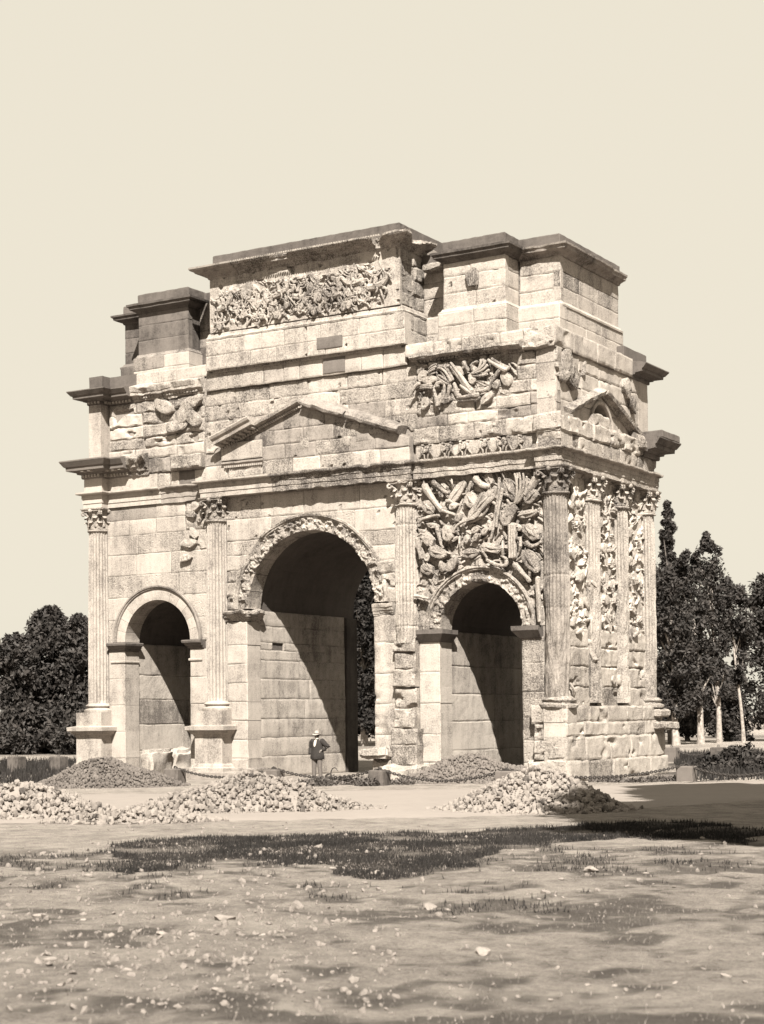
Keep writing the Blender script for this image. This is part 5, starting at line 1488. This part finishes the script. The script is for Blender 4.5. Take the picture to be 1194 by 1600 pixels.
# pebbles too many to count
mbp = MB(); arr = [np.array([v.co[:] for v in me.vertices]) for me in hs]; fcs = [[tuple(p.vertices) for p in me.polygons] for me in hs]
def pd(px, py): return 1
pq = []
for i in range(2600):
    py = rq.choice((rq.uniform(1285, 1400), rq.uniform(1330, 1590))); px = rq.uniform(-10, 1204)
    if rq.random() < .45: px = rq.gauss(330, 190); py = rq.gauss(1470, 60)
    if py > 1598 or py < 1285 or (px > 620 and rq.random() < .5): continue
    p = at(px, py)
    pq.append((p.x, p.y, rq.choice((.006, .008, .010, .012, .016, .022, .034)) * rq.uniform(.8, 1.4) * (1.3 if py < 1380 else 1)))
pz = ground_z(np.array([p[0] for p in pq]), np.array([p[1] for p in pq]))
for (x, y, s), z in zip(pq, pz):
    k = rq.randrange(8); m3 = np.array(Euler((rq.uniform(0, 6), rq.uniform(0, 6), rq.uniform(0, 6))).to_matrix())
    mbp.add(arr[k] @ m3.T * s + np.array([x, y, z + s * .2]), fcs[k])
tag(mbp.build('pebbles', 'pebble'), 'scattered pebbles on the bare soil of the foreground', 'pebbles', kind='stuff')

# ------------------------------------------------------------------ bollards and chains
def bollard(x, y, label, w=.52, h=.46, rz=0.0, ring=True, group='stone bollards with chains round the monument'):
    root = empty('bollard', (x, y, GZ)); root.rotation_euler = (0, 0, rz)
    tag(root, label, 'bollard', group)
    mb = MB(); V, F = boxVF(-w / 2, w / 2, -w / 2, w / 2, -.1, h)
    o = slab('post', -w / 2, w / 2, -w / 2, w / 2, -.12, h, 'bollard', root, res=.12, er=.015, esc=5, bevel=.03)
    if ring:
        pts = [(math.cos(t) * .045, 0, h + .04 + math.sin(t) * .045) for t in np.linspace(0, 2 * math.pi, 13)]
        V, F = tubeVF(pts, .014, 6); mk('ring', V, F, 'iron', root)
    return root
B = [(-2.55, -4.1), (1.32, -4.12), (5.14, -4.12), (9.35, -4.05), (12.75, 1.3)]
labs = ['grey stone bollard half hidden behind the dark gravel heap', 'grey stone bollard with chain left of the standing man', 'dark stone bollard with chain right of the standing man', 'stone bollard with chain just right of the right-hand pale heap', 'rightmost pale stone bollard with chain by the road']
for (x, y), l in zip(B, labs): bollard(x, y, l, rz=.05)
fb = [(at(1050, 1190), 'small far bollard behind the right rear corner of the monument'), (at(1123, 1190), 'far bollard at the right with a chain, before the dark bank'), (at(92, 1206), 'stone post standing in dark grass left of the monument'), (at(26, 1206), 'stone post at the left edge in dark grass')]
for p, l in fb: bollard(p.x, p.y, l, .55, .62)
def chain(a, b, sag, label, z=GZ + .50):
    mb = MB(); A_ = Vector((a[0], a[1], z)); B_ = Vector((b[0], b[1], z)); L = (B_ - A_).length; n = int(L / .078)
    for i in range(n):
        t = (i + .5) / n; p = A_.lerp(B_, t); p.z -= sag * 4 * t * (1 - t)
        d = (B_ - A_) / L; sl = -sag * 4 * (1 - 2 * t) / L; d = Vector((d.x, d.y, sl)).normalized()
        s = d.cross(Vector((0, 0, 1))).normalized(); u = s.cross(d)
        w = s if i % 2 else u
        pts = [p + d * .056 * math.cos(q) + w * .034 * math.sin(q) for q in np.linspace(0, 2 * math.pi, 9)]
        mb.add(*tubeVF([tuple(v) for v in pts], .018, 5))
    o = mb.build('chain', 'iron'); tag(o, label, 'chain', 'iron chains between the bollards'); 
    return o
chain(B[0], B[1], .30, 'sagging iron chain at the left, from the gravel heap to the first full bollard')
chain(B[1], B[2], .28, 'sagging iron chain passing before the feet of the standing man')
chain(B[2], B[3], .34, 'sagging iron chain running behind the right-hand stone heap')
chain(B[3], B[4], .30, 'sagging iron chain at the right, ending at the rightmost bollard')
chain((fb[0][0].x, fb[0][0].y), (fb[1][0].x, fb[1][0].y), .35, 'far iron chain behind the right rear corner', GZ + .62)
q = at(1230, 1224); chain(B[4], (q.x, q.y), .30, 'iron chain leaving the rightmost bollard towards the picture edge')

# ------------------------------------------------------------------ iron hook beside the man
hk = at(513, 1219)
root = empty('iron_tackle', (hk.x, hk.y, GZ)); tag(root, 'dark iron tackle with a curved hook on the ground beside the man', 'tackle')
V, F = tubeVF([(.10, 0, .20), (.12, 0, .30), (.17, 0, .38), (.25, 0, .41), (.32, 0, .38), (.36, 0, .30)], [.022, .02, .018, .018, .016, .012], 8); mk('hook', V, F, 'iron', root)
V, F = tubeVF([(-.12, .02, .0), (-.10, 0, .14), (.0, 0, .20), (.10, 0, .21), (.13, .02, .0)], [.03, .03, .035, .03, .03], 8); mk('frame', V, F, 'iron', root)
V, F = tubeVF([(-.08, -.05, .05), (.03, .05, .10), (.12, -.03, .04)], [.035, .045, .035], 8); mk('pulley', V, F, 'iron', root)

# ------------------------------------------------------------------ the man in the passage
mp_ = at(496, 1217.5)
man = empty('person', (mp_.x, mp_.y, GZ)); man.rotation_euler = (0, 0, .10)
tag(man, 'man in dark jacket, pale trousers and light hat, hand on hip, under the central arch', 'person')
def skin_body():
    V = []; E_ = []; Rr = []
    def add(p, r, prev=None):
        V.append(p); Rr.append(r if isinstance(r, tuple) else (r, r)); i = len(V) - 1
        if prev is not None: E_.append((prev, i))
        return i
    pel = add((0, 0, .83), (.135, .10))
    wa = add((0, .01, .98), (.125, .095), pel); ch = add((0, .02, 1.15), (.15, .105), wa)
    sh = add((0, .02, 1.28), (.12, .085), ch); nk = add((0, 0, 1.355), .05, sh); hd = add((0, -.02, 1.44), (.068, .078), nk); ht = add((0, -.015, 1.51), (.066, .078), hd)
    # face: nose and chin
    add((0, -.095, 1.435), .014, hd); add((0, -.055, 1.392), .032, hd)
    for s in (-1, 1):
        hp = add((s * .085, 0, .78), .088, pel)
        kn = add((s * .10, -.015, .43), .062, hp); an = add((s * .115, .01, .085), .042, kn)
        ft = add((s * .13, -.08, .035), (.040, .03), an); add((s * .14, -.16, .03), (.036, .024), ft)
        so_ = add((s * .17, .02, 1.27), .058, sh)
        if s > 0:      # his left arm: hand on the hip
            el = add((.36, .07, 1.08), .043, so_); wr = add((.20, -.04, .965), .030, el); pa = add((.165, -.07, .945), (.034, .022), wr); hand = (-.09, -.35, -.25)
        else:          # his right arm hangs, slightly bent
            el = add((-.235, .03, 1.03), .043, so_); wr = add((-.215, -.07, .82), .030, el); pa = add((-.21, -.085, .765), (.024, .036), wr); hand = (.0, -.25, -.95)
        d = Vector(hand).normalized(); base = Vector(V[pa]); 
        across = Vector((0, 1, 0)) if s < 0 else Vector((0, .35, .94))
        for k, L in enumerate((.062, .072, .068, .052)):
            o = base + across * (k - 1.5) * .019
            f1 = add(tuple(o + d * L * .55), .0088, pa); add(tuple(o + d * L + Vector((.012 * -s, 0, 0))), .0075, f1)
        t1 = add(tuple(base - across * .035 + d * .01), .010, pa); add(tuple(base - across * .05 + d * .04), .0085, t1)
    me = bpy.data.meshes.new('body'); me.from_pydata(V, E_, []); me.update(); me.materials.append(M['skin'])
    o = bpy.data.objects.new('body', me); link(o, man)
    m = o.modifiers.new('skin', 'SKIN'); m.use_smooth_shade = True
    for i, sv in enumerate(me.skin_vertices[0].data):
        sv.radius = Rr[i]; sv.use_root = (i == 0)
    s2 = o.modifiers.new('sub', 'SUBSURF'); s2.levels = 2; s2.render_levels = 2
    return o
body = skin_body()
def loft(name, secs, mat, parent, n=24, er=.0):
    """secs: (cx, cy, z, rx, ry)"""
    V = []
    for cx, cy, z, rx, ry in secs:
        for k in range(n):
            a = 2 * math.pi * k / n
            V.append((cx + rx * math.cos(a), cy + ry * math.sin(a), z))
    F = []
    for i in range(len(secs) - 1):
        for k in range(n): F.append((i * n + k, i * n + (k + 1) % n, (i + 1) * n + (k + 1) % n, (i + 1) * n + k))
    F.append(tuple((len(secs) - 1) * n + k for k in range(n)))
    mb = MB(); mb.add(V, F)
    if er: mb.erode(er, 9, sd_())
    return mb.build(name, mat, parent, smooth=True)
# jacket: full skirts, sleeves, lapels
jk = MB()
secs = [(0, .01, .665, .225, .165), (0, .01, .70, .25, .175), (0, .01, .80, .25, .175), (0, .01, .92, .22, .155), (0, .015, 1.04, .195, .145), (0, .02, 1.16, .205, .145), (0, .02, 1.26, .205, .125), (0, .02, 1.31, .15, .095), (0, .02, 1.345, .085, .07)]
n = 28; V = []
for cx, cy, z, rx, ry in secs:
    for k in range(n):
        a = 2 * math.pi * k / n; w = 1 + .035 * math.sin(7 * a + z * 9) * (1 if z < 1.0 else .4)
        V.append((cx + rx * w * math.cos(a), cy + ry * w * math.sin(a), z))
F = [(i * n + k, i * n + (k + 1) % n, (i + 1) * n + (k + 1) % n, (i + 1) * n + k) for i in range(len(secs) - 1) for k in range(n)]
jk.add(V, F)
jk.add(*tubeVF([(.15, .02, 1.275), (.20, .03, 1.24), (.28, .055, 1.15), (.375, .075, 1.07), (.30, .03, 1.02), (.215, -.03, .975)], [.10, .10, .092, .085, .075, .06], 12))
jk.add(*tubeVF([(-.15, .02, 1.275), (-.20, .025, 1.22), (-.235, .03, 1.10), (-.245, .02, 1.02), (-.235, -.03, .92), (-.22, -.07, .84)], [.10, .098, .088, .082, .072, .06], 12))
jk.erode(.012, 9, 3)
jacket = jk.build('jacket', 'cloth_dark', body, smooth=True)
V, F = domeVF(Frame((0, -.125, 0), (1, 0, 0), (0, -1, 0)), -.01, 1.20, 0.0, .24, .085, .02, 80, ns=14)
mk('shirt_front', V, F, 'linen', body, smooth=True)
lathe_p = [(.058, 1.335), (.062, 1.345), (.060, 1.385), (.054, 1.39)]
V = []
for r_, z in lathe_p:
    for k in range(18):
        a = 2 * math.pi * k / 18; V.append((r_ * math.cos(a), -.002 + r_ * math.sin(a), z))
mk('collar', V, [(i * 18 + k, i * 18 + (k + 1) % 18, (i + 1) * 18 + (k + 1) % 18, (i + 1) * 18 + k) for i in range(3) for k in range(18)], 'linen', body, smooth=True)
for s in (-1, 1):
    sec = [(s * .122, .0, .05, .062, .075), (s * .12, .0, .12, .066, .07), (s * .112, -.01, .28, .072, .075), (s * .105, -.015, .43, .078, .08), (s * .095, -.005, .62, .092, .095), (s * .085, 0, .80, .105, .11)]
    loft('trouser_leg', sec, 'cloth_mid', body, 18, .010)
    sec = [(s * .13, -.055, .0, .046, .125), (s * .13, -.055, .02, .05, .13), (s * .128, -.045, .06, .046, .11), (s * .122, .0, .11, .044, .055)]
    loft('boot', sec, 'leather', body, 18)
    V, F = domeVF(Frame((s * .066, -.01, 0), (0, 1, 0), (s, 0, 0)), 0, 1.43, 0, .05, .03, .012, 80, ns=10); mk('ear', V, F, 'skin', body, True)
# eyes and hair
for s in (-1, 1):
    V, F = domeVF(Frame((0, -.088, 0), (1, 0, 0), (0, -1, 0)), s * .027, 1.455, 0, .022, .014, .006, 0, ns=10); mk('eye', V, F, 'hair', body, True)
loft('hair', [(0, .012, 1.40, .060, .066), (0, .012, 1.44, .072, .078), (0, .008, 1.50, .074, .084), (0, .005, 1.53, .06, .07)], 'hair', body, 20, .004)
# round hat with a turned brim
hat = MB(); n = 26; V = []
hp = [(.075, 1.485), (.15, 1.480), (.158, 1.492), (.15, 1.498), (.088, 1.505), (.084, 1.56), (.076, 1.598), (.05, 1.615), (.012, 1.62)]
for r_, z in hp:
    for k in range(n):
        a = 2 * math.pi * k / n; zz_ = z + (.018 * math.cos(2 * a) if .1 < r_ else 0)
        V.append((r_ * .96 * math.cos(a), -.012 + r_ * math.sin(a), zz_))
hat.add(V, [(i * n + k, i * n + (k + 1) % n, (i + 1) * n + (k + 1) % n, (i + 1) * n + k) for i in range(len(hp) - 1) for k in range(n)])
h_ = hat.build('hat', 'felt', body, smooth=True)
V = []
for r_, z in ((.090, 1.507), (.0885, 1.53)):
    for k in range(n):
        a = 2 * math.pi * k / n; V.append((r_ * .96 * math.cos(a), -.012 + r_ * math.sin(a), z))
mk('hat_band', V, [(k, (k + 1) % n, n + (k + 1) % n, n + k) for k in range(n)], 'felt_dark', body, True)

# ------------------------------------------------------------------ trees
def leaves(centres, radii, per, size, seed, squash=1.0):
    r = np.random.RandomState(seed)
    C = np.repeat(np.array(centres), per, 0); Rd = np.repeat(np.array(radii), per, 0)
    d = r.normal(size=C.shape); d /= np.linalg.norm(d, axis=1)[:, None]
    q = r.uniform(0, 1, len(C)) ** .45
    P = C + d * (Rd * q)[:, None] * np.array([1, 1, squash])
    n = len(P); s = size * r.uniform(.5, 1.3, n)
    t = r.normal(size=(n, 3)); t /= np.linalg.norm(t, axis=1)[:, None]
    u = np.cross(t, r.normal(size=(n, 3))); u /= np.linalg.norm(u, axis=1)[:, None]
    V = np.stack([P - t * s[:, None], P + u * s[:, None] * .45, P + t * s[:, None], P - u * s[:, None] * .45], 1).reshape(-1, 3)
    return V, np.arange(4 * n).reshape(-1, 4)
def tree(name, px, py, hpx, prof, label, group, seed, trunk_r=.2, bark='bark', leafm='leaf', clumps=90, per=85, size=.22, d=None, lean=0.0, base=None, hm=None, cr=1.0, trunk_frac=.85):
    """prof: list of (t, radius in m) for the crown envelope from crown bottom (t=0..1 of height)"""
    r = random.Random(seed)
    if base is None:
        p = at(px, py); dd = (p - CAM).dot(fwd); H = hpx * dd / FPX
        x, y = p.x, p.y
    else:
        (x, y), H = base, hm
    root = empty(name, (x, y, GZ)); tag(root, label, 'tree', group)
    lx, ly = lean * rh.x, lean * rh.y
    tp = []
    for i in range(9):
        t = i / 8; tp.append((lx * t * H * trunk_frac + .12 * math.sin(t * 5 + seed), ly * t * H * trunk_frac + .12 * math.cos(t * 4 + seed), -.2 + t * H * trunk_frac))
    mb = MB(); mb.add(*tubeVF(tp, [trunk_r * (1.25 if i == 0 else 1 - .8 * i / 8) for i in range(9)], 9, en=(1, 0, 0.1)))
    ts = [a for a, b in prof]; rs2 = [b for a, b in prof]
    cs, rd = [], []
    for i in range(clumps):
        t = r.uniform(ts[0], ts[-1]); e = float(np.interp(t, ts, rs2))
        a = r.uniform(0, 2 * math.pi); q = e * math.sqrt(r.random()) * r.uniform(.75, 1.12)
        c = (lx * t * H + q * math.cos(a), ly * t * H + q * math.sin(a), t * H)
        cs.append(c); rd.append(max(.22, min(e * .5, r.uniform(.45, .95) * cr)))
        if i % 4 == 0 and t < .9:                      # limbs reach to some clumps
            t0 = max(ts[0] * .8, t - .12 - .1 * r.random()); o = (lx * t0 * H, ly * t0 * H, t0 * H)
            m = tuple(.5 * (o[k] + c[k]) + (.1 if k == 2 else 0) for k in range(3))
            mb.add(*tubeVF([o, m, c], [trunk_r * .35, trunk_r * .25, trunk_r * .1], 6, en=(.2, .3, 1)))
    trunk = mb.build('trunk', bark, root, smooth=True)
    V, F = leaves(cs, rd, per, size, seed)
    mk('crown', V, F, leafm, root)
    return root
G1 = 'tall trees beyond the right of the monument'
tree('cypress', 1050, 1162, 378, [(.12, .9), (.3, 1.7), (.6, 1.8), (.72, 1.3), (.78, .55), (.92, .42), (1.0, .12)], 'tallest tree with a thin dark spire, just right of the monument', G1, 3, .22, 'bark2', clumps=195, per=85, size=.17, trunk_frac=.95, cr=.9)
tree('poplar', 1060, 1164, 280, [(.18, 1.0), (.4, 1.6), (.7, 1.4), (.9, .8), (1, .3)], 'tree with a pale straight trunk next to the monument, first of the row', G1, 4, .25, clumps=130, per=80, size=.17, lean=-.05)
tree('poplar', 1098, 1163, 300, [(.20, .9), (.45, 1.2), (.7, 1.5), (.9, 1.0), (1, .4)], 'tree with a leaning pale trunk in the middle of the right-hand row', G1, 5, .24, clumps=104, per=75, size=.17, lean=-.06)
tree('poplar', 1124, 1161, 328, [(.22, .8), (.45, 1.0), (.65, 1.6), (.85, 1.3), (.95, .6), (1, .2)], 'high loose tree with a thin pale trunk and open crown at the right', G1, 6, .2, clumps=110, per=70, size=.17, lean=-.04)
tree('poplar', 1160, 1160, 258, [(.35, .5), (.6, 1.1), (.85, 1.2), (1, .5)], 'slender bare-stemmed tree near the right picture edge', G1, 7, .14, clumps=78, per=75, size=.17, lean=-.05)
tree('broad_tree', 1215, 1158, 262, [(.08, 1.4), (.4, 2.2), (.8, 2.2), (1, 1.0)], 'dark broad tree cut by the right picture edge', G1, 8, .3, 'bark2', clumps=169, per=85, size=.19)
tree('poplar', 1075, 1158, 130, [(.1, 1.2), (.5, 1.8), (1, .9)], 'low dark tree filling the gap between the trunks at the right', G1, 9, .2, 'bark2', clumps=91, per=85, size=.19)
tree('poplar', 1140, 1152, 100, [(.05, 2.0), (.5, 2.2), (1, 1.2)], 'low dark bushy tree behind the thin trunks at the right', G1, 10, .2, 'bark2', clumps=104, per=85, size=.2)
tree('poplar', 1010, 1152, 120, [(.05, 2.0), (.5, 2.4), (1, 1.2)], 'low dark bushy tree half hidden by the monument at the right', G1, 18, .2, 'bark2', clumps=104, per=85, size=.2)
G2 = 'dense evergreens beyond the left of the monument'
tree('evergreen', 78, 1174, 222, [(.03, 2.0), (.3, 2.6), (.65, 2.6), (.9, 1.4), (1, .5)], 'dense dark evergreen nearest the left corner column', G2, 11, .3, 'bark2', clumps=220, per=100, size=.19)
tree('evergreen', 128, 1174, 212, [(.03, 1.6), (.4, 2.0), (.8, 1.5), (1, .5)], 'dark evergreen half hidden behind the left corner column', G2, 12, .3, 'bark2', clumps=140, per=100, size=.19)
tree('evergreen', 22, 1176, 185, [(.03, 1.4), (.2, 1.8), (.36, 1.2), (.5, 1.6), (.85, 1.5), (1, .4)], 'dark evergreen at the left picture edge', G2, 13, .3, 'bark2', clumps=150, per=65, size=.19)
tree('evergreen', 150, 1178, 60, [(.0, 2.4), (.5, 2.6), (1, 1.0)], 'low dark shrubby evergreen at the foot of the left column', G2, 14, .2, 'bark2', clumps=70, per=100, size=.19)
tree('evergreen', 55, 1178, 70, [(.0, 2.6), (.5, 2.8), (1, 1.2)], 'low dark shrubby evergreen below the left edge tree', G2, 17, .2, 'bark2', clumps=90, per=100, size=.19)
G3 = 'trees seen through the central passage'
tree('poplar', 570, 1166, 330, [(.10, 1.4), (.4, 1.9), (.8, 1.6), (1, .6)], 'dark tree with a pale trunk seen through the central passage', G3, 15, .26, leafm='leaf_deep', clumps=260, per=100, size=.19)
tree('poplar', 596, 1162, 340, [(.04, 1.8), (.4, 2.2), (.8, 1.8), (1, .6)], 'dark tree behind the right edge of the central passage', G3, 16, .26, 'bark2', leafm='leaf_deep', clumps=260, per=100, size=.19)
tree('poplar', 545, 1162, 340, [(.04, 1.8), (.4, 2.2), (.8, 1.8), (1, .6)], 'dark tree behind the middle of the central passage', G3, 19, .26, 'bark2', leafm='leaf_deep', clumps=260, per=100, size=.19)
# trees out of the picture on the right whose shade lies across the road
G4 = 'trees standing right of the picture'
for i, ((x, y), h) in enumerate((((29.35, -28.35), 20), ((26.9, -21.9), 23), ((30.6, -23.0), 20), ((30.0, -32.2), 20), ((28.9, -29.6), 21))):
    tree('plane_tree', 0, 0, 0, [(.70, 1.6), (.78, 2.8), (.90, 2.9), (1, 1.4)], ['tall plane tree just outside the right picture edge, above the shaded road', 'tall plane tree outside the right edge, second along the road', 'tall plane tree outside the right edge, away from the road', 'tall plane tree outside the right edge, closest to the viewer', 'tall plane tree outside the right edge, between two nearer ones'][i], G4, 30 + i, .35, clumps=260, per=110, size=.34, base=(x, y), hm=h, cr=1.1)
# shaded bush on the right bank
def bush(px, py, rx, rz, label, seed, n=60):
    p = at(px, py); r = random.Random(seed)
    root = empty('shrub', (p.x, p.y, GZ)); tag(root, label, 'shrub')
    cs = []; rd = []
    for i in range(n):
        a = r.uniform(0, 2 * math.pi); q = math.sqrt(r.random())
        cs.append((rx * q * math.cos(a) * rh.x + rx * .6 * q * math.sin(a) * fh.x, rx * q * math.cos(a) * rh.y + rx * .6 * q * math.sin(a) * fh.y, rz * (1 - q * q) * r.uniform(.2, 1))); rd.append(.28)
    V, F = leaves(cs, rd, 70, .11, seed); mk('foliage', V, F, 'leaf', root)
    mb = MB()
    for i in range(0, n, 8): mb.add(*tubeVF([(0, 0, -.1), tuple(.5 * v for v in cs[i]), cs[i]], [.03, .02, .01], 5))
    mb.build('stem', 'bark2', root)
bush(1148, 1204, 1.5, .75, 'low dark bush on the bank at the right picture edge', 3)
bush(1190, 1206, 1.6, .9, 'dark bush cut by the right picture edge', 4)
bush(1150, 1158, 1.2, .6, 'small pale-topped bush below the row of trees at the right', 5, 40)
for o in bpy.data.objects:
    if o.name.split('.')[0] in ('dentil_band', 'modillion_row', 'egg_moulding'):
        o['kind'] = 'stuff'

# the wall blocks that show smallest are joined; the 300 largest stay pieces of their own
blk = []
for o in bpy.data.objects:
    if o.name.split('.')[0] == 'stone_block':
        n_ = len(o.data.vertices); P = np.zeros(n_ * 3, dtype=np.float32); o.data.vertices.foreach_get('co', P); P = P.reshape(-1, 3).astype(float)
        d_ = P - np.array(CAM[:]); z_ = d_ @ np.array(fwd[:])
        x_ = (d_ @ np.array(rg2[:])) / z_; y_ = (d_ @ np.array(up2[:])) / z_
        inner_ = 0.5 if o.parent is core else 1.0
        blk.append((float((x_.max() - x_.min()) * (y_.max() - y_.min())) * inner_, o))
blk.sort(key=lambda t: -t[0])
rest = {}
for a_, o in blk[300:]:
    me = o.data; n_ = len(me.vertices); P = np.zeros(n_ * 3, dtype=np.float32); me.vertices.foreach_get('co', P)
    rest.setdefault(me.materials[0].name, []).append((P.reshape(-1, 3), [tuple(p.vertices) for p in me.polygons]))
    bpy.data.objects.remove(o)
if rest:
    mb = MB(); mi = []
    names = list(rest)
    for k, nm_ in enumerate(names):
        for P, Fc in rest[nm_]:
            mb.add(P, Fc); mi += [k] * len(Fc)
    o = mb.build('small_masonry', None, front_wall, smooth=True)
    for nm_ in names: o.data.materials.append(bpy.data.materials[nm_])
    o.data.polygons.foreach_set('material_index', np.array(mi, dtype=np.int32))
    o['kind'] = 'stuff'
